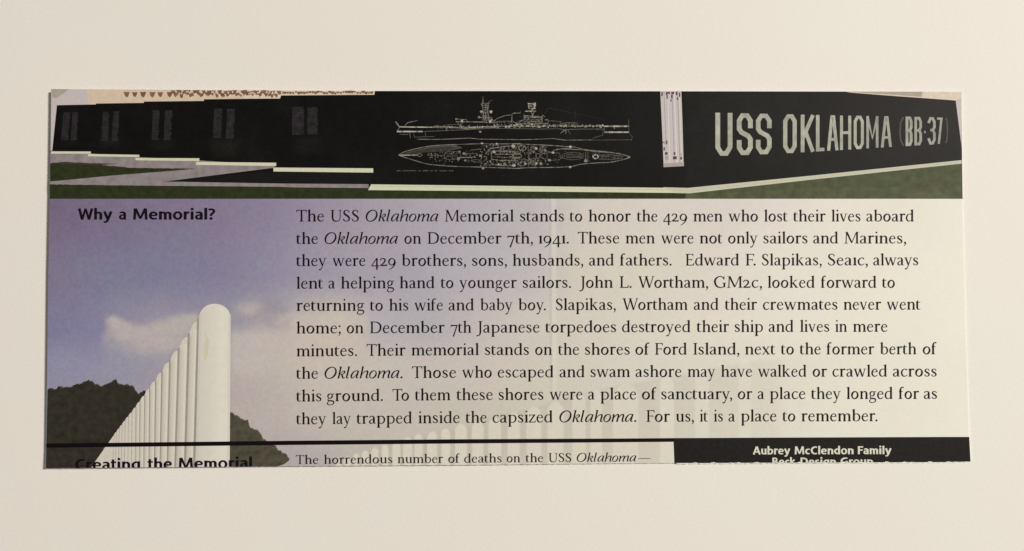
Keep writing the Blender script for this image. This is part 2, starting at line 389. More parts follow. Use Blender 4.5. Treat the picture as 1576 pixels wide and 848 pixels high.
def word(mb, font, text, x0, x1, base, em, layer, unit=1000.0, clip=None, mi=0):
    """set one printed word between x0 and x1; base is a function x -> baseline y"""
    x, placed, prev = 0.0, [], None
    for ch in text:
        st, a, b = glyph(font, ch)
        if prev is not None:
            x += side(font, prev, False) + side(font, ch, True) + KERN.get((prev, ch), 0)
        placed.append((st, x - a)); x += b - a; prev = ch
    sx = (x1 - x0) / x
    sy = em / unit
    if len(text) == 1: sx = min(max(sx, sy * .9), sy * 1.15)
    for st, off in placed:
        def tr(q):
            X = x0 + (q[:, 0] + off) * sx
            return np.stack([X, base(X) - q[:, 1] * sy], 1).tolist()
        for kind, d in st:
            if kind == 'p':
                q = tr(d)
                if clip is not None: q = clip_poly(q, clip)
                if len(q) >= 3: mb.poly(q, layer, mi)
            else:
                mb.strip(tr(d[0]), tr(d[1]), layer, mi, clip)

# ------------------------------------------------------------------ the surface under the sheet
def table():
    me = bpy.data.meshes.new('tabletop')
    n = 24; h = 0.6
    me.from_pydata([(-h + 2*h*i/n, -h + 2*h*j/n, 0) for j in range(n + 1) for i in range(n + 1)], [],
                   [(j*(n+1)+i, j*(n+1)+i+1, (j+1)*(n+1)+i+1, (j+1)*(n+1)+i) for j in range(n) for i in range(n)])
    me.materials.append(node_mat('white_surface', (0.80, 0.795, 0.78), 0.62, 0.03, 2100.0, spec=0.3, bump=0.06, bscale=900.0, tint=PALE, tscale=0.012))
    o = bpy.data.objects.new('tabletop', me); COL.objects.link(o)
    o['kind'] = 'structure'
    o['label'] = 'plain off-white surface under the brochure strip'
    return o
table()

# ------------------------------------------------------------------ the brochure strip
ROOT = bpy.data.objects.new('brochure_strip', None)
COL.objects.link(ROOT)
ROOT.empty_display_size = 0.02
ROOT.location, ROOT.rotation_euler = SHEET_LOC.tolist(), SHEET_ROT
ROOT['label'] = 'cut strip of a printed memorial brochure lying on the off-white surface'
ROOT['category'] = 'brochure'

def tabl(xs, ys): return lambda x: np.interp(x, xs, ys)
top_y = tabl([78, 330, 580, 1000, 1480], [137.0, 138.6, 140.0, 140.4, 141.2])
bot_y = tabl([70, 240, 445, 705, 955, 1036, 1205, 1455, 1495], [721.0, 719.6, 717.8, 716.2, 713.6, 713.0, 712.3, 711.4, 710.6])
left_x = tabl([137, 170, 300, 430, 560, 690, 721], [78.6, 78.4, 76.6, 74.2, 72.8, 71.2, 69.8])
right_x = tabl([141, 170, 300, 500, 660, 711], [1480.0, 1479.6, 1481.4, 1486.4, 1491.6, 1494.6])
def torn(x):                                         # ragged lower cut
    x = np.asarray(x, float)
    return 0.5*np.sin(x*.21) + .45*np.sin(x*.53+1) + .35*np.sin(x*1.31+2) + .3*np.sin(x*2.9)

def paper():
    xs = np.arange(80, 1482, 4.0); xb = np.arange(1493, 70, -3.0)
    ol = [(x, float(top_y(x))) for x in xs]
    ol += [(float(right_x(y)), y) for y in np.arange(141.5, 711, 12)]
    ol += [(x, float(bot_y(x)) + (0.9 + .35*float(torn(x)) if x > 1040 else -.35 + .25*float(torn(x)))) for x in xb]
    ol += [(float(left_x(y)), y) for y in np.arange(720.5, 138, -12)]
    q = P([p[0] for p in ol], [p[1] for p in ol], 0.0)
    n = len(ol)
    v = q.tolist() + [(a, b, -0.00020) for a, b, _ in q]
    f = [tuple(range(n)), tuple(range(2*n - 1, n - 1, -1))] + [(i, (i+1) % n, n + (i+1) % n, n + i) for i in range(n)]
    me = bpy.data.meshes.new('paper_sheet'); me.from_pydata(v, [], f)
    import bmesh
    bm = bmesh.new(); bm.from_mesh(me); bmesh.ops.recalc_face_normals(bm, faces=bm.faces); bm.to_mesh(me); bm.free()
    me.materials.append(node_mat('paper_stock', ink((242, 236, 218)), 0.55, 0.015, 800.0))
    o = bpy.data.objects.new('paper_sheet', me); COL.objects.link(o); o.parent = ROOT
    return o
paper()

def vnoise(x, y, sc_, seed):
    r = np.random.default_rng(seed); g = r.random((256, 256))
    X, Y = x / sc_, y / sc_
    i, j = np.floor(X).astype(int), np.floor(Y).astype(int)
    fx, fy = X - i, Y - j
    fx, fy = fx*fx*(3 - 2*fx), fy*fy*(3 - 2*fy)
    a = g[i % 256, j % 256]; b = g[(i+1) % 256, j % 256]; c = g[i % 256, (j+1) % 256]; d = g[(i+1) % 256, (j+1) % 256]
    return (a*(1-fx) + b*fx)*(1-fy) + (c*(1-fx) + d*fx)*fy - 0.5
def fbm(x, y, s, seed): return vnoise(x, y, s, seed) + .5*vnoise(x, y, s/2, seed+1) + .25*vnoise(x, y, s/4, seed+2)

def picture_grid(name, X, Y, rgb, layer, mat, parent):
    ny, nx = X.shape
    q = P(X, Y, layer * LAYER).reshape(-1, 3)
    me = bpy.data.meshes.new(name)
    idx = np.arange(nx*ny).reshape(ny, nx)
    quads = np.stack([idx[1:, :-1], idx[1:, 1:], idx[:-1, 1:], idx[:-1, :-1]], -1).reshape(-1, 4)
    me.vertices.add(nx*ny); me.vertices.foreach_set('co', q.ravel())
    me.loops.add(quads.size); me.loops.foreach_set('vertex_index', quads.ravel())
    me.polygons.add(len(quads)); me.polygons.foreach_set('loop_start', np.arange(0, quads.size, 4))
    me.update(calc_edges=True)
    at = me.color_attributes.new('ink', 'FLOAT_COLOR', 'POINT')
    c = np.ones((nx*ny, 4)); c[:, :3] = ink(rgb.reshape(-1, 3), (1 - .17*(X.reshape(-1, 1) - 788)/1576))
    at.data.foreach_set('color', c.ravel())
    me.materials.append(mat)
    o = bpy.data.objects.new(name, me); COL.objects.link(o); o.parent = parent
    return o

# ---- lower picture: sky fading from violet to a pale ghosted print
SKY = {
 316: [(80,116,100,118),(160,120,106,124),(250,126,112,132),(340,132,118,137),(420,140,127,145),(480,150,139,152),(560,163,153,161),(650,172,163,170),(740,180,172,175),(820,188,180,178),(900,207,198,184),(1000,213,204,190),(1100,215,205,192),(1200,222,212,198),(1300,229,221,203),(1400,232,225,205),(1490,238,230,212)],
 420: [(80,124,112,130),(160,126,117,136),(250,128,120,138),(340,134,124,142),(420,146,136,151),(480,158,147,158),(560,167,157,165),(650,172,165,172),(740,184,175,177),(820,192,184,180),(900,210,201,183),(1000,215,207,188),(1100,220,211,195),(1200,228,220,203),(1300,231,224,203),(1400,235,229,208),(1490,239,232,211)],
 500: [(80,126,118,140),(150,132,125,144),(200,146,137,148),(250,152,142,148),(300,148,137,148),(370,155,145,152),(420,170,158,155),(470,190,180,166),(520,202,191,172),(570,186,177,174),(650,180,172,172),(740,195,185,178),(820,205,196,183),(900,210,202,185),(1000,217,209,190),(1100,224,215,197),(1200,229,221,202),(1300,232,225,205),(1400,234,228,207),(1490,240,233,213)],
 570: [(80,142,135,152),(180,150,141,152),(240,156,146,153),(380,176,163,154),(430,186,174,162),(500,199,188,172),(570,199,189,175),(650,198,189,177),(740,202,192,178),(820,206,198,180),(900,210,202,184),(1000,216,208,190),(1100,219,212,192),(1300,229,222,202),(1490,238,231,210)],
 640: [(80,150,140,150),(250,165,155,155),(380,178,166,158),(430,183,172,164),(500,194,184,172),(600,197,187,174),(700,197,188,173),(800,203,195,177),(900,208,200,182),(1000,215,207,188),(1150,222,215,195),(1300,230,223,202),(1490,238,231,210)],
 710: [(80,160,150,150),(250,165,155,155),(380,172,160,156),(440,170,160,158),(500,178,168,163),(600,196,187,173),(700,200,191,176),(800,206,198,180),(900,210,202,184),(1000,217,209,190),(1300,230,223,202),(1490,238,231,210)],
}
GHOST = [(440,490,692),(510,575,690),(600,655,688),(680,745,686),(770,830,684),(865,925,682),(965,1035,680),(1065,1145,672.5),(1170,1245,668),(1290,1380,664),(1420,1500,659.5)]
GHOST = [(445 + a*.165, 445 + b*.165, t) for a, b, t in GHOST]
for _i, _g in enumerate(GHOST[:7]): GHOST[_i] = (_g[0], _g[1], 707 - _i*4.6)
GHOST += [(700.8,718,652),(726.4,743.7,648),(752,771,643),(781.6,799.8,635),(810.5,832.8,626),(843,867,618),(881,901,606),(909,926,600),(944,982,591),(1016,1037,580),(1070,1091,566),(1137,1156,552),(1200,1228,545)]

def memorial_photo():
    xs = np.concatenate([np.arange(0, 1.0001, 1/760.)])
    ys = np.concatenate([np.arange(0, 1.0001, 1/230.)])
    U, Vv = np.meshgrid(xs, ys)
    tx = 305.6 + 0 * U
    Y = tx + (bot_y(70 + U*1425) - tx) * Vv
    Lx, Rx = left_x(Y), right_x(Y) - 1.2
    X = Lx + (Rx - Lx) * U
    Y = 305.6 + (bot_y(X) - .4 + .25*torn(X) - 305.6) * Vv
    keys = sorted(SKY)
    bands = np.stack([np.stack([np.interp(X, [p[0] for p in SKY[k]], [p[c] for p in SKY[k]]) for c in (1, 2, 3)], -1) for k in keys], 0)
    pos = np.interp(Y, keys, np.arange(len(keys)))
    i = np.clip(np.floor(pos).astype(int), 0, len(keys) - 2); t = pos - i
    t = (t*t*(3-2*t))[..., None]
    a = np.take_along_axis(bands, i[None, ..., None], 0)[0]; b = np.take_along_axis(bands, i[None, ..., None] + 1, 0)[0]
    rgb = a*(1-t) + b*t
    cool = np.interp(X, [80, 330, 470, 620], [1, 1, .6, 0])[..., None]*np.interp(Y, [306, 400, 560, 640], [.45, 1, 1, .3])[..., None]
    rgb = rgb + cool*np.array([-1.0, 2.5, 6.5])
    def sm(v, lo, hi):
        t = np.clip((v - lo)/(hi - lo), 0, 1); return t*t*(3-2*t)
    def blend(mask, col):
        nonlocal rgb
        rgb = rgb*(1-mask[..., None]) + np.array(col, float)*mask[..., None]
    wx = X + 14*fbm(X, Y, 40, 3); wy = Y + 12*fbm(X, Y, 34, 9)
    # the cloud left of the columns
    edge = np.interp(wx, [150, 165, 180, 195, 215, 240, 262, 300, 350], [505, 488, 486, 494, 502, 496, 490, 478, 462])
    m = sm(wy, edge - 4, edge + 12) * (1 - sm(wy, 515, 575)) * sm(wx, 158, 176)
    m *= (1 - sm(X, 300, 312)) * np.clip(1 - np.maximum(0, (wy - (505 + (wx-170)*.25)))/70, 0, 1)
    blend(m*.88, (178, 167, 162))
    puff = np.zeros_like(X)
    for cx_, cy_, rx_, ry_ in ((176,496,13,11),(192,512,18,13),(218,514,22,13),(246,508,22,13),(272,500,20,13),(292,492,16,12),(240,530,44,14)):
        puff = np.maximum(puff, np.exp(-(((X + 8*fbm(X, Y, 17, 51) - cx_)/rx_)**2 + ((Y + 8*fbm(X, Y, 17, 61) - cy_)/ry_)**2)**1.3))
    blend(puff*.62*(1 - sm(X, 302, 312)), (186, 175, 167))
    # cloud right of the tall column, bank rising to the right
    edge = np.interp(wx, [350, 370, 400, 420, 440, 460, 500, 560, 600], [508, 505, 503, 502, 494, 486, 484, 482, 510])
    m = sm(wy, edge - 8, edge + 16) * sm(X, 345, 362) * (1 - sm(wx, 555, 575))*(1 - .65*sm(wy, 530, 600))
    blend(m*.62, (201, 187, 173))
    m = np.exp(-((wx-385)/34)**2 - ((wy-480)/17)**2); blend(m*.55, (160, 148, 148))
    m = np.exp(-((wx-428)/16)**2 - ((wy-488)/22)**2); blend(m*.45, (140, 130, 146))
    m = sm(wx, 552, 570)*(1 - sm(wx, 650, 760))*sm(wy, 470, 486)*(1-sm(wy, 505, 530)); blend(m*.3, (176, 172, 178))
    puff = np.zeros_like(X)
    for cx_, cy_, rx_, ry_ in ((384,474,20,12),(440,492,24,12),(470,494,26,11),(505,493,30,11),(540,494,20,10),(395,520,44,22),(378,556,30,26)):
        puff = np.maximum(puff, np.exp(-(((X + 9*fbm(X, Y, 19, 71) - cx_)/rx_)**2 + ((Y + 9*fbm(X, Y, 19, 81) - cy_)/ry_)**2)**1.3))
    blend(puff*sm(X, 350, 360)*np.interp(X, [360, 430, 560], [.5, .5, .4]), (197, 184, 174))
    # ghosted flag pole
    w = np.exp(-((X - 851.5 - (Y-310)*.006)/4.2)**2)*(1-sm(Y, 575, 625)); blend(w*.5, (222, 214, 196))
    w = np.exp(-((X - 846.5 - (Y-310)*.006)/1.6)**2)*(1-sm(Y, 575, 625)); blend(w*.38, (168, 160, 150))
    # soft diagonal sky patch in the pale part
    m = sm(X*.5 + Y, 900, 960)*(1 - sm(X*.5 + Y, 990, 1080))*sm(X, 1080, 1160)*(1-sm(Y, 340, 470)); blend(m*.3, (232, 225, 206))
    # ghosted row of columns
    region = sm(X, 508, 520)*(1-sm(X, 1180, 1260))
    top = np.interp(X, [500, 560, 620, 690, 780, 830, 880, 960, 1060, 1150, 1240], [712, 690, 676, 660, 636, 624, 606, 590, 572, 556, 545])
    shade = region*sm(Y, top - 3, top + 7)
    k = np.interp(X, [500, 600, 700, 900, 1100, 1240], [.55, .8, .75, .55, .4, .15])
    blend(shade*k*.66, (188, 178, 160))
    for (a_, b_, ty) in GHOST:
        cx_, hw = (a_+b_)/2, (b_-a_)/2 + .3
        dome = ty + np.clip(np.abs(X - cx_)/hw, 0, 1)**2.4 * hw*.9
        m = (1 - sm(np.abs(X - cx_), hw - 1.0, hw + 1.0))*sm(Y, dome - 1, dome + 1.5)
        blend(m*np.interp(cx_, [500, 700, 950, 1100, 1240], [.74, .74, .6, .45, .28]), (222, 214, 194) if cx_ < 1000 else (228, 221, 201))
    rgb += np.interp(X, [600, 900], [0, 3])[..., None]
    # mottled ink
    for c, (s1, s2) in enumerate(((21, 22), (31, 32), (41, 42))):
        f = np.interp(X, [80, 450, 800, 1490], [5.5, 4.5, 3.0, 2.0])
        rgb[..., c] += f*.5*fbm(X, Y, 46, s1) + f*.7*vnoise(X, Y, 7, s2)
    rgb += (np.interp(X, [80, 450, 800, 1490], [8, 7, 5, 3])*vnoise(X, Y, 3.1, 77))[..., None]
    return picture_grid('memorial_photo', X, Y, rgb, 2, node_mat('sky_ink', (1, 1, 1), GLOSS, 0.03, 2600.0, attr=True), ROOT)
PHOTO = memorial_photo()

def keep_sheet(p): return float(bot_y(p[0])) - .3 + .25*float(torn(p[0])) - p[1]

def jag(pts, amp, step=3.0):
    out = []
    for (x0, y0), (x1, y1) in zip(pts[:-1], pts[1:]):
        n = max(1, int(math.hypot(x1-x0, y1-y0)/step))
        for i in range(n):
            t = i/n
            out.append((x0 + (x1-x0)*t + random.uniform(-amp, amp), y0 + (y1-y0)*t + random.uniform(-amp, amp)))
    out.append(pts[-1])
    return out

def leafy(pts):
    out = []
    for x, y in jag(pts, .35, 1.3):
        s_ = x*.9 + y*.6
        out.append((x + .6*math.sin(s_*1.7), y + 1.2 - 2.1*abs(math.sin(s_*.31)) - 1.1*abs(math.sin(s_*.83 + 1)) + random.uniform(-.55, .55)))
    return out
def Z1(x, y): return (75 + x*.27123, 460 + y*.27123)
def tree(crown, rest, rgb, name):
    mb = MB()
    mb.poly([(x + .4, y - 1.1) for x, y in leafy(crown)] + rest, 2.6, 1, jig=False)
    mb.poly(leafy(crown) + rest, 3.2, 0, jig=False)
    return mb.build(name, [ink_mat('tree_ink_%d' % rgb[0], rgb, 0.34, 700.0, tint=((1.1, .99, .94), (.93, 1.02, 1.0))), ink_mat('leaf_edge_ink_%d' % rgb[0], (rgb[0]*.5 + 72, rgb[1]*.5 + 66, rgb[2]*.5 + 68), .3, 1500.0)], PHOTO)
crown = [(73.0, 600.0)] + [Z1(*p) for p in [(0,515),(40,515),(60,505),(110,508),(160,490),(190,480),(212,474),(228,462),(240,474),(260,485),(300,500),(330,490),(350,475),(380,463),(392,480),(400,490),(430,492),(470,495),(485,510),(495,530),(512,546),(522,530),(548,528)]]
tree(crown, [(224, 604), (226, 612), (160, 690), (150, 719.8), (110, 720.2), (70.4, 720.6), (71.4, 690)], (50, 46, 38), 'tree')
crown = [Z1(*p) for p in [(1022,640),(1035,650),(1060,665),(1085,680),(1105,695),(1130,690),(1135,720),(1145,740),(1170,745),(1195,760),(1208,785),(1215,800)]] + [(414, 683), (421, 685), (429, 695), (442, 702), (445.5, 710)]
tree(crown, [(438, 714), (428, 717.6), (345, 718.2), (345, 640)], (78, 74, 60), 'tree')

# the row of white memorial columns in perspective
def columns():
    gaps = [((850,112),(829,805)), ((795,200),(777,805)), ((738,280),(722,805)), ((688,348),(677,805)), ((643,408),(635,805)), ((607,458),(602,805)), ((573,503),(570,805)), ((545,543),(541,805)), ((518,578),(515,805)), ((495,610),(493,805)), ((473,640),(471,805)), ((453,664),(451,805)), ((434,688),(432,805)), ((417,711),(415,805)), ((401,732),(399,805)), ((386,752),(384,805)), ((372,770),(370,805))]
    gaps = [(Z1(*a), Z1(*b)) for a, b in gaps]
    bank = MB()
    out = []
    for i in range(len(gaps) - 1):
        (gx, gy), (nx, ny) = gaps[i][0], gaps[i+1][0]
        gw = max(.8, 3.2*.80**i)
        x1 = gx - gw*.6
        rise = ny - gy
        for t in (1, .82, .6, .35, .12):
            out.append((nx + gw*.3 + (x1 - nx - gw*.3)*t, ny - rise*(1 - (1-t)**2.6)*.8))
    lp = gaps[-1][0]
    pts = [(gaps[0][0][0] + 6, gaps[0][0][1])] + out + [lp, Z1(345, 808), (147.5, 709), (141.0, 719.7), (250, 719.2), (310, 718.9)]
    bank.poly(pts, 4, 0, jig=False)
    row = bank.build('column_row', ink_mat('column_row_ink', (209, 200, 182), 0.05, 1200.0, tint=PALE), PHOTO)
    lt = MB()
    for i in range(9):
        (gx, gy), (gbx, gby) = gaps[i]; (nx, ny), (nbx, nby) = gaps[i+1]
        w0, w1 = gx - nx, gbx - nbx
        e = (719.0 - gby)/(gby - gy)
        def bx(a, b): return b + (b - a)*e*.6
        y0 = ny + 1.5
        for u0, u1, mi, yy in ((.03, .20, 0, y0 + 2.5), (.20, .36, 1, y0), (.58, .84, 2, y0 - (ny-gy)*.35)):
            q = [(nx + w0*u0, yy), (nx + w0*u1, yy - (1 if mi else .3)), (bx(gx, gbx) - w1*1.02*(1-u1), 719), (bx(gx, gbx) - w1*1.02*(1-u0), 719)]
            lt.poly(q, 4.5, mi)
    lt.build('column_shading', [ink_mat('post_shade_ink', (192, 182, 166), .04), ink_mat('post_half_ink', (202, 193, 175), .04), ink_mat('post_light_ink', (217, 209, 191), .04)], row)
    gp = MB()
    for i, (a, b) in enumerate(gaps):
        w = max(.7, 4.2*.84**i)
        dx = (b[0]-a[0])/(b[1]-a[1])
        yb = 719.0
        gp.poly([(a[0]-w/2, a[1]), (a[0]+w/2, a[1]-2), (b[0]+dx*(yb-b[1])+w*.42, yb), (b[0]+dx*(yb-b[1])-w*.42, yb)], 5, 0)
    gp.build('column_gap', ink_mat('gap_ink', (160, 146, 134), 0.1, 900.0), row)
    mb = MB()
    l, r, yt = 306.6, 355.0, 467.4
    pts = []
    for i in range(25):
        a = math.pi*(1 - i/24)
        pts.append((330.8 + 24.2*math.cos(a), 490.5 - 23.1*math.sin(a)**.92))
    pts += [(353.6, 718.5), (300.6, 718.8)]
    mb.poly(pts, 6, jig=False)
    m = ink_mat('tall_column_ink', (218, 210, 192), 0.035, 500.0, tint=PALE)
    t = mb.build('tall_column', m, PHOTO)
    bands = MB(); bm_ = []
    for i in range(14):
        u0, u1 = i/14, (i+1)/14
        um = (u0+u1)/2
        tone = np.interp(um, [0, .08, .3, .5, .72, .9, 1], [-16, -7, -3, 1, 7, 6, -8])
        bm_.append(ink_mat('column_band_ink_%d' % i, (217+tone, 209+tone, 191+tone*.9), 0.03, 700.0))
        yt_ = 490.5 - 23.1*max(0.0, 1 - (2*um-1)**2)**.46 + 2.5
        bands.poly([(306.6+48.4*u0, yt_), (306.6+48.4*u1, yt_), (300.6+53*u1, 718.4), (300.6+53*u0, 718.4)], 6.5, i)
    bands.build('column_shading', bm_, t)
    sh = MB()                                        # small marks printed on the column
    for (x0, x1, x2, x3, yy, mi) in ():
        sh.poly([(x0, yy), (x1, yy-3), (x3, 718.4), (x2, 718.4)], 7, mi)
    st = [(319, 518), (322, 524), (320, 545), (316, 556), (313, 545), (315, 527)]
    sh.poly(st, 7, 1)
    sh.poly([(315.5, 512), (317, 512), (317, 518), (315.4, 518)], 7, 0)
    sh.build('column_stain', [ink_mat('column_edge_ink', (203, 193, 175), 0.05), ink_mat('stain_ink', (208, 196, 168), 0.05)], t)
columns()

# ---- banner photograph along the top
def banner():
    U, Vv = np.meshgrid(np.linspace(0, 1, 480), np.linspace(0, 1, 60))
    X = 78.6 + U*(1480.0 - 78.6)
    Y = top_y(X) + (306.0 - top_y(X))*Vv
    X = left_x(Y) + U*(right_x(Y) - left_x(Y))
    rgb = np.zeros(X.shape + (3,))
    v = np.interp(X, [80, 400, 600, 900, 1015, 1050, 1060, 1250, 1480], [15, 16, 16, 17, 17, 18, 24, 25, 26])
    rgb[..., 0], rgb[..., 1], rgb[..., 2] = v, v - 1.5, v - 3.0
    rgb += (3.5*fbm(X, Y, 9, 5) + 3*vnoise(X, Y, 2.7, 6) + 7*np.maximum(fbm(X, Y, 55, 15), -.2))[..., None]
    for cx_, cy_, sx_, sy_, am in ((345, 228, 22, 14, 11), (250, 222, 20, 10, 8), (170, 218, 16, 8, 7), (475, 224, 22, 14, 9), (110, 218, 14, 8, 5)):   # lawn mirrored in the polished stone
        rgb += (np.exp(-((X-cx_)/sx_)**4 - ((Y-cy_)/sy_)**4)*am)[..., None]*np.array([1.0, .95, .8])
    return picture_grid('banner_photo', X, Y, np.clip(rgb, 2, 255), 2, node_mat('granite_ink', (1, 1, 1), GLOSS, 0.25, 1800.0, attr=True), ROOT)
BAN = banner()

def z1(x, y): return (50 + x*.25381, 120 + y*.25381)
def z2(x, y): return (330 + x*.25381, 120 + y*.25381)
def z4(x, y): return (980 + x*.32995, 120 + y*.32995)

mb = MB()                                            # pale sky and tents above the stepped walls
tp = lambda x, d=0.0: (x, float(top_y(x)) + d)
mb.poly([tp(79.0), tp(134), (136, 160.9), (87.6, 161.9), (80.4, 232), (77.8, 232)], 3, 0)
mb.poly([tp(134), tp(330), tp(450), tp(577), z2(970, 100), z2(402, 104), z1(1500, 106), z1(1500, 124), z1(1040, 129), z1(1040, 139), z1(676, 143), z1(676, 151), z1(384, 155), z1(384, 161), (136, 160.9)], 3, 1)
mb.poly([tp(79.6), tp(106), (96, 145), (86, 151), (81, 150)], 4, 3)
mb.poly([tp(430), tp(577), z2(970, 102), z2(404, 106), z2(398, 125), z2(180, 126), (376, 141)], 4, 4)
for i, zx in enumerate(range(570, 1500, 1)):
    if zx < 850:
        if (zx - 570) % 52: continue
        cx_, cy_ = z1(zx + random.uniform(-4, 4), 100)
        r = random.uniform(3.8, 5.0)
        mb.poly([(cx_ - r, cy_ - r*.8), (cx_ + r, cy_ - r*.8), (cx_ + r*.5, cy_ + r*.6), (cx_, cy_ + r), (cx_ - r*.6, cy_ + r*.5)], 5, 2)
    elif (zx - 850) % 9 == 0:
        cx_, cy_ = z1(zx, 92 + random.uniform(-18, 18)); r = random.uniform(2.2, 4.2)
        cy_ = max(cy_, 141.5)
        mb.poly([(cx_ - r, cy_ - r*.7), (cx_ + r*.7, cy_ - r*.8), (cx_ + r*.5, cy_ + r*.5), (cx_ - r*.2, cy_ + r)], 5, 2)
        if random.random() < .5: mb.poly([(cx_ + 2, cy_ - 1.5), (cx_ + 4.5, cy_ - 1.5), (cx_ + 3.6, cy_ + 2)], 6, random.choice((4, 5)))
for zx in range(410, 965, 17):
    cx_, cy_ = z2(zx, random.uniform(84, 94)); r = random.uniform(2.0, 3.4); cy_ = max(cy_, 141.6)
    mb.poly([(cx_ - r, cy_ - r*.6), (cx_ + r, cy_ - r*.7), (cx_ + r*.4, cy_ + r*.6), (cx_ - r*.5, cy_ + r*.6)], 5, 2)
SKYM = [ink_mat('pale_sky_ink', (196, 183, 176), .05), ink_mat('tan_ink', (210, 188, 162), .08, 700), ink_mat('rust_ink', (130, 90, 68), .4, 900.0), ink_mat('grey_sky_ink', (170, 156, 138), .06, 500), ink_mat('cream_ink', (214, 198, 174), .1, 900), ink_mat('light_ink', (224, 216, 200), .05)]
mb.build('sky', SKYM, BAN)
mb = MB()                                            # and above the right-hand wall
mb.poly([tp(1300), tp(1479.8), (1480.0, 151), z4(1488, 105), z4(1200, 84), z4(1000, 68.5)], 3, 4)
mb.poly([(1470.8, 154.6), (1479.8, 150), (1479.4, 172), (1480, 226.5)], 4, 0)
mb.poly([tp(1300), tp(1420), (1418, 149), (1345, 144)], 4, 3)
mb.build('sky', SKYM, BAN)

mb = MB()                                            # engraved panels on the black walls
ep = ink_mat('engraved_panel_ink', (42, 38, 39), .5, 800.0)
for fn, a, b, yy0, yy1, sk_ in ((z1,185,235,210,378,-14),(z1,240,282,208,378,-10),(z1,424,470,205,385,-10),(z1,488,530,203,383,-8),(z1,728,776,195,376,-8),(z1,802,852,195,378,-8),(z1,1100,1156,186,366,-8),(z1,1178,1232,188,368,-8),(z2,470,548,175,345,-2),(z2,562,630,178,343,0)):
    m_ = MB()
    for r in range(12):
        t0, t1 = r/12, (r + random.uniform(.88, .99))/12
        q = [fn(a + sk_*t0 + random.uniform(0, 4), yy0 + (yy1-yy0)*t0), fn(b + sk_*t0 - random.uniform(0, 10), yy0 + (yy1-yy0)*t0), fn(b + sk_*t1 - random.uniform(0, 10), yy0 + (yy1-yy0)*t1), fn(a + sk_*t1 + random.uniform(0, 4), yy0 + (yy1-yy0)*t1)]
        m_.poly(q, 3)
    m_.build('engraved_panel', ep, BAN)

mb = MB()                                            # paths
mb.poly([z1(108, 452), z1(350, 458), z1(640, 480), z1(1010, 500), z1(1475, 530), z1(1460, 545), z1(800, 628), z1(1500, 640), z2(935, 644), z2(935, 668), z2(500, 664), z1(1500, 660), z1(104, 648), z1(108, 520)], 3)
mb.build('path', ink_mat('path_ink', (140, 129, 126), .2, 600.0, tint=VIVID), BAN)
mb = MB()                                            # lawns
mb.poly(jag([z1(107, 517), z1(330, 520), z1(600, 545), z1(990, 550)], .4) + [z1(860, 562), z1(500, 590), z1(107, 628)], 4, 0)
mb.poly(jag([z1(104, 645), z1(800, 655), z1(1500, 662), z2(500, 666), z2(935, 672), (700, 292), (900, 295), (1058, 297.4)], .35) + [(1058, 305.8), (700, 305.8), (77, 305.8)], 4, 0)
mb.poly([(1056, 297.0), (1250, 276), (1400, 261), (1480.2, 251.5), (1481.2, 305.8), (1054, 305.8)], 4, 1)
mb.poly([(1056, 300), (1250, 290), (1480.4, 286), (1481.2, 305.8), (1054, 305.8)], 5, 2)
mb.poly(jag([z1(110, 515), z1(200, 508), z1(340, 516), z1(520, 520)], .4) + [z1(420, 528), z1(200, 522)], 5, 3)
mb.build('lawn', [ink_mat('lawn_ink', (45, 50, 27), .3, 700.0, tint=VIVID), ink_mat('bright_lawn_ink', (76, 79, 53), .3, 500.0, tint=VIVID), ink_mat('near_lawn_ink', (81, 83, 57), .3, 500.0, tint=VIVID), ink_mat('soil_ink', (70, 54, 46), .2)], BAN)
mb = MB()                                            # dark wedge of ground between the paths
mb.poly([z1(800, 628), z1(1100, 596), z1(1460, 566), z2(400, 572), z2(965, 576), z2(935, 644), z2(300, 638), z1(1200, 634)], 4)
mb.build('dark_ground', ink_mat('dark_ground_ink', (24, 23, 22), .2, 900), BAN)
mb = MB()                                            # cream kerbs stepping down along the walls
for q in ([z1(112, 445), z1(354, 446), z1(354, 459), z1(112, 459)], [z1(336, 461), z1(648, 466), z1(648, 479), z1(336, 475)], [z1(625, 485), z1(1012, 487), z1(1012, 504), z1(625, 499)], [z1(992, 509), z1(1478, 514), z1(1478, 534), z1(992, 527)], [z2(358, 543), z2(963, 548), z2(963, 574), z2(358, 567)],
          [z2(950, 645), (800, 286.4), (1059, 289.4), (1059, 297.2), (800, 294.6), z2(932, 680)]):
    mb.poly(q, 5, 0)
mb.poly([(1020, 288.2), (1059, 289.2), (1250, 270.2), (1480, 246.4), (1480, 251.8), (1250, 276.4), (1061, 297.6), (1040, 297.2)], 5, 1)
line(mb, [(1059, 293.5), (1250, 273.2), (1480, 249)], .7, 6, 2)
line(mb, [z2(952, 655), (800, 289.6), (1059, 292.6)], .6, 6, 2)
mb.build('kerb', [ink_mat('kerb_ink', (208, 204, 172), .06), ink_mat('right_kerb_ink', (196, 191, 165), .06), ink_mat('kerb_line_ink', (182, 178, 146), .06)], BAN)

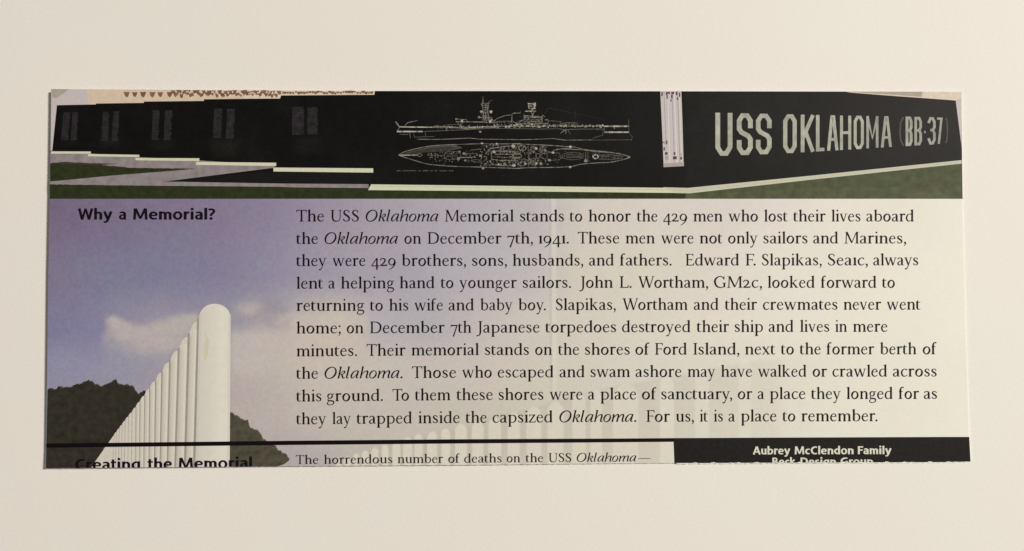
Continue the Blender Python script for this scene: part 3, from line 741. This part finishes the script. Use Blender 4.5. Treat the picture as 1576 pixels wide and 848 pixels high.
mb = MB()                                            # cluster of white columns between the walls
mb.poly([(1016.2, 140.6), (1048.6, 140.8), (1050.4, 190), (1052.0, 250), (1021.2, 252), (1019.0, 200)], 3, 0)
mb.poly([(1021.0, 251.5), (1052.6, 249.6), (1052.6, 255.6), (1021.2, 257.4)], 4, 3)
for xa, xb, w, mi in ((1022, 1026, .8, 1), (1027.5, 1031, 1.2, 2), (1034.4, 1038, 1.0, 1), (1037.5, 1041.5, 1.4, 2), (1042.8, 1046.5, 1.1, 1), (1045.6, 1049.2, .9, 2)):
    line(mb, [(xa, 141), (xb, 250)], w, 5, mi)
for zx, zy, w, h in ((118,75,8,22),(140,72,10,16),(142,88,7,22),(150,70,14,10),(168,70,16,12),(164,86,9,20),(160,104,6,12),(186,72,9,18),(190,96,7,14),(200,78,7,24),(130,302,10,16),(140,300,7,20),(128,330,7,20),(138,352,16,14),(140,372,20,18),(176,352,10,14),(178,372,22,16),(206,356,7,14),(207,374,9,16),(122,300,8,6)):
    x, y = z4(zx, zy); mb.poly([(x - w*.13, y - h*.14), (x + w*.14, y - h*.13), (x + w*.12, y + h*.16), (x - w*.14, y + h*.14)], 6, 4 if random.random() < .7 else 1)
mb.build('white_columns', [ink_mat('white_column_ink', (196, 186, 178), .05), ink_mat('column_shade_ink', (166, 154, 147), .08), ink_mat('column_light_ink', (218, 211, 202), .05), ink_mat('column_base_ink', (172, 156, 146), .08), ink_mat('column_dark_ink', (88, 66, 60), .15)], BAN)

# engraved ship plans
def s4(x, y): return (600 + x*.12690, 140 + y*.12690)
def s5(x, y): return (790 + x*.12690, 140 + y*.12690)
def s6(x, y): return (600 + x*.12690, 205 + y*.12690)
def s7(x, y): return (790 + x*.12690, 205 + y*.12690)
def ship():
    mb = MB()
    def L(fn, pts, w=1.0, mi=1, smooth=False):
        q = [fn(*p) for p in pts]
        if smooth: q = catmull([(x, y, 1) for x, y in q], 6)[:, :2].tolist()
        for (x0, y0), (x1, y1) in zip(q[:-1], q[1:]):         # worn, uneven engraving
            n = max(1, int(math.hypot(x1-x0, y1-y0)/3.2))
            for i in range(n):
                t0, t1 = i/n, (i + 1.08)/n
                m_ = mi if mi == 3 else random.choice((mi, mi, mi, mi, max(0, mi - 1), max(0, mi - 1)))
                k = w*random.uniform(.75, 1.05)
                line(mb, [(x0+(x1-x0)*t0, y0+(y1-y0)*t0), (x0+(x1-x0)*t1, y0+(y1-y0)*t1)], k, 4, m_)
    def blob(fn, x, y, r, mi=1):
        cx_, cy_ = fn(x, y); k = random.uniform(.7, 1.1); r = r*1.2
        mb.poly([(cx_ + r*math.cos(a)*random.uniform(.8, 1.15), cy_ + r*k*math.sin(a)*random.uniform(.8, 1.15)) for a in (0, .9, 1.7, 2.6, 3.5, 4.4, 5.4)], 5, mi)
    # side view
    L(s4, [(70, 372), (115, 435), (180, 437), (535, 440)], 1.7, 2)
    L(s4, [(535, 440), (700, 436), (960, 462)], 1.3, 1)
    L(s4, [(85, 492), (395, 492)], 2.3, 2)
    L(s4, [(90, 492), (115, 440)], 1.1, 1); L(s4, [(70, 372), (115, 438)], 1.2, 1)
    L(s4, [(175, 432), (215, 385), (335, 358)], 1.2, 1)
    L(s4, [(395, 492), (540, 486), (960, 468), (1240, 450)], 1.0, 0)
    L(s4, [(120, 525), (220, 528)], .9, 0); L(s4, [(300, 560), (430, 556), (540, 552)], .8, 0)
    L(s4, [(240, 505), (250, 570)], 1.1, 0); L(s4, [(290, 520), (300, 565)], 1.0, 0); L(s4, [(430, 500), (436, 555)], .9, 0)
    L(s4, [(330, 585), (560, 588), (750, 582), (960, 572), (1100, 584), (1576, 590)], 1.1, 1)
    L(s4, [(720, 582), (980, 570)], 1.0, 1)
    L(s4, [(560, 424), (660, 432), (820, 440)], 1.2, 1); L(s4, [(680, 412), (860, 404)], .9, 0)
    L(s4, [(800, 372), (930, 374), (1180, 378)], 1.6, 1); L(s4, [(860, 348), (930, 345), (935, 378)], 1.3, 1)
    L(s4, [(800, 340), (870, 345)], 1.0, 1); L(s4, [(820, 376), (845, 425)], 1.1, 0); L(s4, [(890, 378), (850, 425)], 1.1, 1)
    L(s4, [(950, 462), (1230, 430)], 1.4, 1); L(s4, [(990, 440), (1090, 436), (1240, 432)], 1.6, 2)
    L(s4, [(1240, 385), (1300, 335), (1390, 300), (1480, 288)], 1.2, 1)
    L(s4, [(1240, 430), (1400, 428), (1576, 432)], 1.5, 1); L(s4, [(1200, 450), (1576, 458)], .8, 0)
    L(s4, [(1250, 400), (1300, 370), (1480, 365)], 1.0, 0)
    L(s4, [(1480, 385), (1480, 290), (1500, 270), (1576, 268)], 1.4, 1); L(s5, [(0, 268), (85, 270)], 1.3, 1); L(s5, [(84, 245), (86, 272)], 1.0, 1)
    L(s4, [(1130, 68), (1128, 140)], 1.0, 1)
    L(s4, [(1125, 140), (1130, 240), (1145, 370)], 1.2, 1); L(s4, [(1195, 140), (1185, 240), (1205, 370)], 1.2, 1)
    L(s4, [(1165, 250), (1160, 330)], 1.4, 1)
    for y0 in (148, 172, 200, 228, 300, 325, 350): L(s4, [(1115 + random.uniform(-4, 10), y0), (1200 + random.uniform(-8, 8), y0 + 3)], 1.1, random.choice((0, 1, 1)))
    L(s4, [(1070, 322), (1240, 322)], 1.5, 1); L(s4, [(1190, 140), (1240, 110)], .8, 0); L(s4, [(1100, 165), (1130, 150)], .8, 0)
    blob(s4, 1112, 252, 2.0, 2); blob(s4, 1225, 252, 2.2, 2); blob(s4, 1082, 318, 1.8, 1); blob(s4, 1235, 350, 2.0, 1); blob(s4, 1218, 372, 1.9, 2); blob(s4, 805, 340, 1.6, 1); blob(s4, 1095, 495, 1.8, 1); blob(s4, 875, 366, 1.8, 2)
    for i in range(120):
        x = random.uniform(540, 1576); blob(s4, x, random.gauss(438, 8) - (22 if x > 1240 and random.random() < .5 else 0), random.uniform(.5, 1.25), random.choice((0, 1, 1, 2)))
    for i in range(50): blob(s4, random.uniform(1250, 1576), random.uniform(370, 430), random.uniform(.4, .9), 0)
    for i in range(36): blob(s4, random.gauss(1160, 28), random.uniform(140, 400), random.uniform(.4, 1.0), random.choice((0, 1)))
    # aft tower and superstructure
    L(s5, [(178, 140), (190, 210)], 1.3, 2); L(s5, [(268, 140), (258, 215)], 1.3, 2); L(s5, [(180, 155), (265, 152)], 1.6, 2); L(s5, [(190, 185), (255, 190)], 1.3, 1); L(s5, [(190, 212), (260, 212)], 1.4, 1)
    L(s5, [(145, 246), (275, 244)], 1.8, 2); L(s5, [(215, 246), (232, 300), (252, 246)], 1.5, 1); L(s5, [(125, 300), (215, 305), (330, 318), (365, 296)], 1.5, 1)
    L(s5, [(125, 322), (350, 322)], 1.6, 1); L(s5, [(105, 350), (350, 352)], 1.1, 0); L(s5, [(130, 372), (330, 376)], 1.2, 1); L(s5, [(75, 400), (420, 398)], 1.6, 1)
    L(s5, [(130, 290), (140, 350), (85, 365), (75, 405)], 1.4, 1); L(s5, [(345, 325), (350, 395)], 1.3, 1); L(s5, [(300, 350), (330, 392)], 1.5, 1)
    L(s5, [(0, 372), (40, 395), (80, 402)], 1.0, 1)
    L(s5, [(0, 430), (200, 432), (560, 420), (780, 432), (960, 422), (1100, 424)], 1.4, 1); L(s5, [(1100, 428), (1402, 428)], 2.4, 2); L(s5, [(1105, 500), (1396, 500)], 2.5, 2)
    L(s5, [(1398, 345), (1402, 500)], .7, 0); L(s5, [(1402, 505), (1445, 560), (1430, 600)], .6, 0); L(s5, [(580, 470), (830, 462), (1100, 462)], 1.0, 0); L(s5, [(1090, 475), (1085, 535), (960, 575)], .7, 0)
    L(s5, [(0, 455), (330, 462), (580, 458)], .8, 0)
    L(s5, [(570, 515), (640, 465), (636, 515)], 1.2, 1); L(s5, [(660, 470), (690, 520)], .9, 1); L(s5, [(1105, 430), (1108, 500)], .8, 0); L(s5, [(1010, 455), (1020, 475)], .9, 0)
    L(s5, [(420, 205), (760, 275)], .45, 3); L(s5, [(760, 275), (1100, 345)], .35, 3); L(s5, [(375, 285), (430, 205)], .4, 3); L(s5, [(755, 235), (750, 330)], .45, 3)
    L(s5, [(380, 350), (420, 345), (425, 395)], 1.3, 1); L(s5, [(430, 360), (580, 372)], .8, 0); L(s5, [(570, 415), (640, 385), (750, 385), (780, 415)], 1.2, 0)
    L(s5, [(1220, 430), (1228, 458)], 1.5, 1); L(s5, [(1280, 430), (1284, 446)], 1.2, 1)
    L(s5, [(0, 592), (240, 588), (480, 576), (620, 596), (940, 594)], 1.2, 1); L(s5, [(940, 596), (1430, 592)], .7, 0)
    for i in range(150):
        x = random.uniform(0, 1100); blob(s5, x, random.gauss(424, 8), random.uniform(.5, 1.2), random.choice((0, 1, 1, 2)))
    for i in range(60): blob(s5, random.gauss(240, 80), random.uniform(300, 420), random.uniform(.4, 1.1), random.choice((0, 1)))
    for i in range(16): blob(s5, random.gauss(225, 26), random.uniform(140, 240), random.uniform(.5, 1.1), random.choice((1, 2)))
    for i in range(24): blob(s5, random.uniform(560, 780), random.uniform(380, 425), random.uniform(.4, .9), 0)
    # deck plan
    L(s6, [(105, 265), (200, 218), (430, 165), (620, 145), (850, 136), (1080, 128), (1300, 130), (1576, 126)], 1.2, 1, True)
    L(s7, [(0, 128), (200, 136), (480, 150), (650, 162), (730, 165), (860, 198), (1060, 218), (1220, 238), (1350, 265), (1405, 292), (1330, 320), (1180, 352), (1060, 358), (830, 375), (720, 400), (580, 412), (440, 415), (200, 418), (0, 428)], 1.3, 1, True)
    L(s6, [(105, 268), (260, 318), (440, 370), (560, 386), (700, 398), (880, 406), (1080, 410), (1280, 418), (1576, 428)], 1.2, 1, True)
    L(s6, [(105, 266), (330, 266)], 1.6, 2); L(s6, [(330, 262), (365, 248), (392, 266), (362, 284), (330, 268)], 1.0, 1, True)
    mb.poly([s6(150, 252), s6(300, 205), s6(500, 160), s6(800, 145), s6(870, 172), s6(680, 220), s6(400, 235), s6(330, 252)], 3, 3)
    L(s6, [(190, 240), (420, 185), (700, 155), (860, 172)], .7, 0, True); L(s6, [(760, 150), (870, 178), (720, 205), (670, 250)], .9, 0)
    L(s6, [(500, 240), (512, 292)], 1.6, 1); L(s6, [(545, 245), (550, 290)], 1.0, 0); L(s6, [(580, 250), (582, 296)], 1.1, 0); L(s6, [(470, 268), (660, 268)], .8, 0)
    L(s6, [(670, 235), (720, 222), (840, 232), (850, 300), (700, 318), (660, 280), (670, 235)], .8, 0, True)
    for y0 in (250, 268, 286): L(s6, [(690, y0), (820, y0)], .6, 0)
    L(s6, [(820, 296), (1040, 290)], 1.4, 1); L(s6, [(880, 250), (1060, 248)], 1.0, 0); L(s6, [(990, 340), (1100, 350), (1060, 320), (980, 330)], .9, 0, True); L(s6, [(980, 205), (1090, 195)], 1.0, 0)
    blob(s6, 845, 225, 1.5, 1); blob(s6, 898, 248, 2.0, 1); blob(s6, 915, 330, 2.0, 1); blob(s6, 835, 312, 2.0, 1); blob(s6, 1118, 122, 1.8, 2); blob(s6, 1130, 425, 1.8, 1); blob(s6, 1495, 157, 2.2, 2); blob(s6, 1500, 390, 2.2, 2); blob(s6, 1265, 228, 1.8, 2); blob(s6, 1100, 275, 2.0, 1); blob(s6, 1160, 372, 1.6, 1); blob(s6, 1390, 372, 2.0, 1); blob(s6, 1320, 375, 1.6, 2); blob(s6, 1295, 128, 1.5, 2); blob(s6, 1390, 162, 1.5, 1)
    L(s6, [(1160, 250), (1220, 190), (1330, 170), (1480, 150)], 1.3, 1, True); L(s6, [(1200, 330), (1260, 380), (1400, 395), (1500, 392)], 1.3, 1, True)
    L(s6, [(1240, 215), (1530, 220)], 1.5, 1); L(s6, [(1280, 258), (1500, 256)], 1.1, 1); L(s6, [(1280, 290), (1500, 292)], 1.0, 0); L(s6, [(1320, 330), (1540, 332)], 1.5, 1); L(s6, [(1235, 220), (1230, 320), (1290, 322)], 1.1, 1)
    L(s6, [(1500, 262), (1576, 255)], 1.1, 1); L(s6, [(1500, 290), (1576, 295)], 1.1, 1); L(s6, [(1498, 258), (1494, 295)], 1.2, 1)
    for i in range(260): blob(s6, random.uniform(1100, 1576), 270 + random.choice((-1, 1))*random.uniform(10, 130), random.uniform(.35, 1.0), random.choice((0, 0, 1)))
    for i in range(90): blob(s6, random.uniform(460, 1100), random.gauss(280, 45), random.uniform(.35, .9), random.choice((0, 0, 1)))
    def ring(fn, x, y, rx, ry, w, mi):
        L(fn, [(x + rx*math.cos(a*math.pi/6), y + ry*math.sin(a*math.pi/6)) for a in range(13)], w, mi)
    ring(s7, 110, 180, 45, 34, 1.4, 1); ring(s7, 105, 370, 42, 28, 1.1, 1); ring(s7, 45, 275, 55, 30, 1.3, 1); ring(s7, 235, 185, 30, 30, 1.1, 0); ring(s7, 300, 275, 26, 30, 1.3, 0); ring(s7, 235, 275, 45, 55, .8, 0); ring(s7, 235, 360, 28, 26, 1.0, 0); ring(s7, 998, 284, 32, 24, 2.0, 2); ring(s7, 375, 278, 40, 34, .8, 0)
    ring(s7, 720, 278, 130, 46, .7, 0)
    for y0 in (262, 280, 296): L(s7, [(640, y0), (830, y0)], .6, 0)
    blob(s7, 8, 158, 2.0, 2); blob(s7, 8, 390, 2.0, 2); blob(s7, 148, 372, 1.8, 2); blob(s7, 275, 185, 1.8, 2); blob(s7, 438, 328, 2.6, 1); blob(s7, 480, 235, 1.7, 2); blob(s7, 388, 212, 1.7, 1); blob(s7, 690, 410, 2.0, 2); blob(s7, 880, 335, 2.2, 1); blob(s7, 690, 165, 2.0, 2); blob(s7, 280, 370, 1.6, 2); blob(s7, 335, 370, 2.2, 1)
    L(s7, [(520, 195), (640, 192), (860, 205), (1000, 222), (1220, 238)], 1.2, 1, True); L(s7, [(480, 210), (600, 185), (720, 180)], 1.4, 0)
    L(s7, [(1040, 268), (1200, 262), (1330, 280)], .9, 0); L(s7, [(1040, 312), (1200, 320), (1330, 300)], .9, 0); L(s7, [(1060, 285), (1160, 285)], .7, 0); L(s7, [(1210, 265), (1240, 300), (1215, 318)], .7, 0)
    L(s7, [(880, 225), (875, 350)], 1.1, 1); L(s7, [(905, 235), (905, 340)], .8, 0); L(s7, [(400, 235), (560, 240), (570, 275)], .8, 0); L(s7, [(440, 330), (560, 322), (580, 280)], 1.0, 0); L(s7, [(180, 145), (185, 410)], .8, 0); L(s7, [(330, 180), (340, 240), (420, 250)], .9, 0); L(s7, [(330, 190), (500, 245)], 1.0, 0)
    blob(s7, 1400, 292, 2.2, 1)
    for i in range(240): blob(s7, random.uniform(0, 430), 278 + random.choice((-1, 1))*random.uniform(20, 120), random.uniform(.35, 1.0), random.choice((0, 0, 1)))
    for i in range(120): blob(s7, random.uniform(480, 1300), random.gauss(278, 30), random.uniform(.3, .7), 0)
    # the tiny caption line
    for a, b in ((85, 130), (155, 318), (345, 370), (395, 468), (490, 520), (545, 565), (600, 690), (718, 768)):
        x = a
        while x < b:
            w = random.uniform(8, 18); L(s6, [(x, 456 + random.uniform(-3, 3)), (min(x + w, b + 4), 456 + random.uniform(-4, 4))], random.uniform(.9, 1.5), 0); x += w + random.uniform(0, 5)
    return mb.build('ship_drawing', [ink_mat('engraving_dim_ink', (96, 91, 80), .25, 900), ink_mat('engraving_ink', (126, 119, 105), .25, 900), ink_mat('engraving_bright_ink', (172, 164, 147), .25, 900), ink_mat('engraving_faint_ink', (58, 53, 47), .25, 900)], BAN)
ship()

# large wall lettering, drawn in a perspective box
def wall_letters():
    mb = MB()
    top = tabl([367, 745, 1190, 1430, 1455], [163, 171, 178, 184, 184]); bot = tabl([367, 445, 630, 745, 880, 1060, 1190, 1330, 1430, 1455], [363, 360, 353, 348, 341, 331, 322, 314, 307, 305])
    LET = {
     'U': [[(0,1),(0,.16),(.3,0),(.7,0),(1,.16),(1,1)]],
     'S': [[(1,.72),(1,.86),(.72,1),(.28,1),(0,.86),(0,.64),(.2,.55),(.8,.45),(1,.36),(1,.14),(.72,0),(.28,0),(0,.14),(0,.28)]],
     'O': [[(.3,0),(0,.14),(0,.86),(.3,1),(.7,1),(1,.86),(1,.14),(.7,0),(.3,0)]],
     'K': [[(0,0),(0,1)],[(1,1),(.12,.42)],[(.3,.56),(1,0)]],
     'L': [[(0,1),(0,0),(1,0)]],
     'A': [[(0,0),(.4,1),(.6,1),(1,0)],[(.16,.3),(.84,.3)]],
     'H': [[(0,0),(0,1)],[(1,0),(1,1)],[(0,.5),(1,.5)]],
     'M': [[(0,0),(0,1)],[(0,1),(.5,.3),(1,1)],[(1,1),(1,0)]],
     '(': [[(1,1),(.2,.82),(0,.5),(.2,.18),(1,0)]], ')': [[(0,1),(.8,.82),(1,.5),(.8,.18),(0,0)]],
     'B': [[(0,0),(0,1)],[(0,1),(.7,1),(1,.87),(1,.65),(.72,.53),(0,.53)],[(.72,.53),(1,.4),(1,.13),(.7,0),(0,0)]],
     '-': [[(0,.46),(1,.46)]],
     '3': [[(0,.86),(.28,1),(.7,1),(1,.86),(1,.64),(.72,.53),(.4,.53)],[(.72,.53),(1,.4),(1,.14),(.7,0),(.28,0),(0,.16)]],
     '7': [[(0,1),(1,1),(.3,0)]],
    }
    spec = [('U',367,446,24,0),('S',467,541,24,0),('S',556,629,23,0),('O',683,746,21,0),('K',765,827,19,0),('L',836,878,18,0),('A',888,940,16,0),('H',948,1000,15,0),('O',1012,1059,15,0),('M',1071,1127,13,1),('A',1139,1189,14,1),('(',1224,1246,8,3),('B',1254,1286,14,1),('B',1295,1330,13,1),('-',1338,1349,11,1),('3',1357,1394,13,1),('7',1399,1426,11,1),(')',1440,1452,7,3)]
    for ch, a, b, w, mi in spec:
        hw = w*.5
        for st in LET[ch]:
            q = []
            for u, v in st:
                x = a + hw*.9 + (b - a - 1.8*hw)*u
                ins = .048
                t, bo = float(top(x)), float(bot(x))
                q.append((x, bo - (bo - t)*(ins + (1 - 2*ins)*v)))
            # stroke in zoom space with mitred joins
            q = np.array(q); n = len(q)
            ext = q.copy()
            if not (np.allclose(q[0], q[-1])):
                for e, nb in ((0, 1), (-1, -2)):
                    d = q[e] - q[nb]; d /= np.linalg.norm(d)
                    vertical = abs(d[1]) > abs(d[0])
                    ext[e] = q[e] + d*(hw*.9 if vertical else hw*.6)
            Lf, Rt = [], []
            closed = np.allclose(q[0], q[-1])
            for i in range(n):
                p0 = ext[i-1] if i > 0 else (ext[-2] if closed else None)
                p1 = ext[i+1] if i < n-1 else (ext[1] if closed else None)
                ds = []
                if p0 is not None: ds.append((ext[i]-p0)/np.linalg.norm(ext[i]-p0))
                if p1 is not None: ds.append((p1-ext[i])/np.linalg.norm(p1-ext[i]))
                d = sum(ds); d = d/np.linalg.norm(d)
                nn = np.array([-d[1], d[0]])
                m = 1.0
                if len(ds) == 2: m = min(1/max(abs(np.dot(nn, [-ds[0][1], ds[0][0]])), .4), 1.6)
                wv = w*(.93 if abs(d[1]) > .5 else .86)
                Lf.append(z4(*(ext[i] + nn*wv/2*m))); Rt.append(z4(*(ext[i] - nn*wv/2*m)))
            mb.strip(Lf, Rt, 4, mi)
    mb.build('wall_lettering', [ink_mat('letter_ink', (167, 165, 146), .26, 420, tint=PALE), ink_mat('dim_letter_ink', (156, 154, 138), .26, 420), ink_mat('shaded_letter_ink', (138, 134, 116), .12, 700), ink_mat('faint_letter_ink', (78, 75, 69), .15, 700)], BAN)
    line_ = MB()
wall_letters()

# ------------------------------------------------------------------ body text
TEXT_INK = ink_mat('text_ink', (15, 10, 12), .15, 900.0)
SMALL_INK = ink_mat('small_text_ink', (34, 27, 25), .15, 900.0)
LX = [455.7, 700, 955, 1205, 1440]
LINES = [
 ([340.9,340.9,340.9,340.9,340.9], "The 455.7 499.1|USS 508.5 553|*Oklahoma 562.5 675.5|Memorial 684.2 791.2|stands 799.8 868.6|to 876.5 896.6|honor 905.4 971.4|the 980 1012.3|429 1020.4 1058|men 1066.6 1112.5|who 1120.7 1166.9|lost 1175.5 1212.7|their 1220.6 1271.2|lives 1279.1 1324.8|aboard 1332.8 1407"),
 ([375.5,375,374.7,374.7,374.7], "the 455.7 489.9|*Oklahoma 499.1 613.3|on 622 648.7|December 657.8 772.5|7th, 780.5 820.7|1941. 828.3 876|These 888.8 953.6|men 962.3 1008.2|were 1017.1 1067.9|not 1076.2 1112.5|only 1120.2 1166.6|sailors 1174.3 1243.3|and 1251.1 1290.4|Marines, 1298.9 1395"),
 ([409.5,409.2,408.7,408.5,408.3], "they 455.7 503.1|were 511.3 563|429 571.2 609.7|brothers, 617.7 717.8|sons, 725.9 780.8|husbands, 788.5 898.2|and 906.2 945.3|fathers. 953.8 1034.1|Edward 1054.7 1138|F. 1147.1 1163.6|Slapikas, 1171.9 1265.1|Seaıc, 1273.4 1336.1|always 1343.5 1413.6"),
 ([444.3,443.3,442.9,442.9,442.9], "lent 455.7 497.8|a 505.2 516.3|helping 524.2 607.2|hand 614.6 669.4|to 678.1 698.3|younger 706.5 796|sailors. 803.9 879.3|John 891.3 943.8|L. 953.3 972.6|Wortham, 981.6 1090.2|GM2c, 1098.4 1173.2|looked 1180.9 1254.4|forward 1263 1349.3|to 1357.2 1377.6"),
 ([478.5,477.8,477,476.8,476.6], "returning 455.7 561.3|to 569.2 589.7|his 598.4 629|wife 637.2 682.1|and 690 730|baby 738.7 789.5|boy. 797.3 840.5|Slapikas, 854.7 948.2|Wortham 957.4 1058.8|and 1067.4 1106.4|their 1115.4 1165.6|crewmates 1173.8 1289.4|never 1297.6 1356.7|went 1364.1 1417.2"),
 ([513.3,512.2,511.3,510.8,510.5], "home; 455.7 525|on 533.3 560|December 569.1 685|7th 693.3 725.9|Japanese 733 830.8|torpedoes 839 948.8|destroyed 956.9 1063.3|their 1072 1122.7|ship 1130.1 1174.7|and 1182.6 1221.7|lives 1230.8 1276.7|in 1284.9 1303.9|mere 1312.1 1366.1"),
 ([548.5,546.6,545.9,545.5,545.2], "minutes. 455.7 550.1|Their 563.8 624.8|memorial 632.6 737.6|stands 745.8 814.6|on 823.3 850.1|the 858.8 891.6|shores 899.6 969.7|of 977.5 1000.3|Ford 1007.7 1057.7|Island, 1066.7 1138.3|next 1145.9 1193.8|to 1201.6 1222.2|the 1230.5 1263.5|former 1271.7 1346|berth 1353.7 1410.8|of 1419.7 1442"),
 ([583,581.4,580.3,579.8,579.5], "the 455.7 489.9|*Oklahoma. 499.1 620.2|Those 633.6 702.4|who 710.7 757.4|escaped 765.6 852.5|and 860.8 900.4|swam 908.3 970.1|ashore 977.7 1049.3|may 1057.7 1101.4|have 1109.1 1157.8|walked 1166.1 1241.7|or 1250.3 1273.4|crawled 1280.8 1365.8|across 1373.7 1442"),
 ([618.1,615.8,614.8,614.2,613.9], "this 455.7 495.3|ground. 502.7 589.8|To 603.7 630.1|them 638.5 693.8|these 702.4 758.8|shores 766.8 836.9|were 845.5 896.8|a 904.8 915.2|place 923.5 979.6|of 987.6 1011|sanctuary, 1017.1 1127.3|or 1135.2 1158.3|a 1165.7 1176|place 1184.2 1239.9|they 1248.1 1294.5|longed 1302.2 1374.5|for 1382.7 1414.9|as 1421.3 1442.5"),
 ([653.1,651,649.3,648.5,648.1], "they 455.7 502.7|lay 511 540.7|trapped 548.6 634.7|inside 643.3 707.9|the 716.4 749.4|capsized 757.7 851.2|*Oklahoma. 860.5 980|For 994.5 1031.6|us, 1039.5 1068.4|it 1076.5 1089.9|is 1098.1 1113|a 1120.7 1131.8|place 1139.7 1195.4|to 1204 1224.4|remember. 1232.6 1350.9"),
 ([714.2,712.2,710.4,709.5,709], "The 454.9 490.4|horrendous 498.1 604.5|number 611.3 682.6|of 689.5 708.2|deaths 714 772.5|on 779.5 801.1|the 808.8 836.4|USS 844 879.8|*Oklahoma 887.2 980|*— 982.1 999.9"),
]
for i, (by, txt) in enumerate(LINES):
    mb = MB()
    base = tabl(LX, by)
    em = 27.6 if i < 10 else 21.4
    em *= 1 + .0012*i if i < 10 else 1
    for w in txt.split('|'):
        t, a, b = w.split(' ')
        a, b = float(a) + .5, float(b) - .5
        word(mb, GI if t[0] == '*' else G, t.lstrip('*'), a, b, base, em, 10)
    mb.build('text_line', TEXT_INK if i < 10 else SMALL_INK, ROOT)

HEAD_INK = ink_mat('heading_ink', (20, 12, 24), .15, 900.0)
mb = MB()
for t, a, b in (("Why", 119.9, 173.7), ("a", 183, 195.2), ("Memorial?", 204.9, 331.7)):
    word(mb, GS, t, a + .3, b - .3, tabl([119, 332], [338.0, 338.0]), 17.2, 10, 700.0)
o = mb.build('heading', HEAD_INK, ROOT); o['label'] = 'bold heading above the violet sky'
mb = MB()
for t, a, b in (("Creating", 115.7, 216.2), ("the", 226.9, 265.2), ("Memorial", 275, 388.3)):
    word(mb, GS, t, a + .3, b - .3, tabl([115, 390], [723.6, 720.4]), 17.2, 10, 700.0, clip=keep_sheet)
o = mb.build('heading', HEAD_INK, ROOT); o['label'] = 'bold heading cut through by the lower edge'

# ------------------------------------------------------------------ rule and black credit panel
mb = MB()
xs = np.linspace(71.4, 1037, 40)
rt = tabl([71, 445, 705, 955, 1036], [682.6, 678.3, 676.0, 674.8, 674.2]); rb = tabl([71, 445, 705, 955, 1036], [689.0, 684.8, 682.5, 680.6, 679.9])
mb.strip([(x, float(rt(x))) for x in xs], [(x, float(rb(x))) for x in xs], 8)
mb.build('divider_rule', ink_mat('rule_ink', (15, 10, 13), .3, 1200.0), ROOT)

mb = MB()
xs = np.arange(1036.6, 1492.5, 1.4)
pt = tabl([1036, 1205, 1455, 1493], [674.2, 673.4, 672.4, 672.4])
def ragged(x):
    n = .8*math.sin(x*.19) + .6*math.sin(x*.47 + 1) + .5*math.sin(x*1.9)
    return max(0.0, n - .25)*1.25 if x > 1060 else .2
lo = [(x + (1.4 if x < 1040 else 0) + max(0, (x - 1480))*.17, float(bot_y(x)) - .2 - ragged(x)) for x in xs]
mb.strip([(x, float(pt(x))) for x in xs], lo, 8)
PANEL = mb.build('credit_panel', ink_mat('panel_ink', (30, 27, 25), .3, 1200.0), ROOT)
CRED = ink_mat('credit_ink', (216, 211, 186), .05, 900.0)
mb = MB()
for t, a, b in (("Aubrey", 1158.3, 1216.4), ("McClendon", 1222.7, 1313.8), ("Family", 1319.9, 1372.3)):
    word(mb, GS, t, a + .3, b - .3, tabl([1158, 1372], [699.4, 698.8]), 12.2, 10, 700.0)
mb.build('credit_line', CRED, PANEL)
def keep_credit(p): return float(bot_y(p[0])) - .4 - ragged(p[0]) - p[1]
mb = MB()
for t, a, b in (("Beck", 1188.3, 1224.4), ("Design", 1231.6, 1286.6), ("Group", 1293.2, 1344)):
    word(mb, GS, t, a + .3, b - .3, tabl([1188, 1344], [716.4, 716.0]), 12.2, 10, 700.0, clip=keep_credit)
mb.build('credit_line', CRED, PANEL)
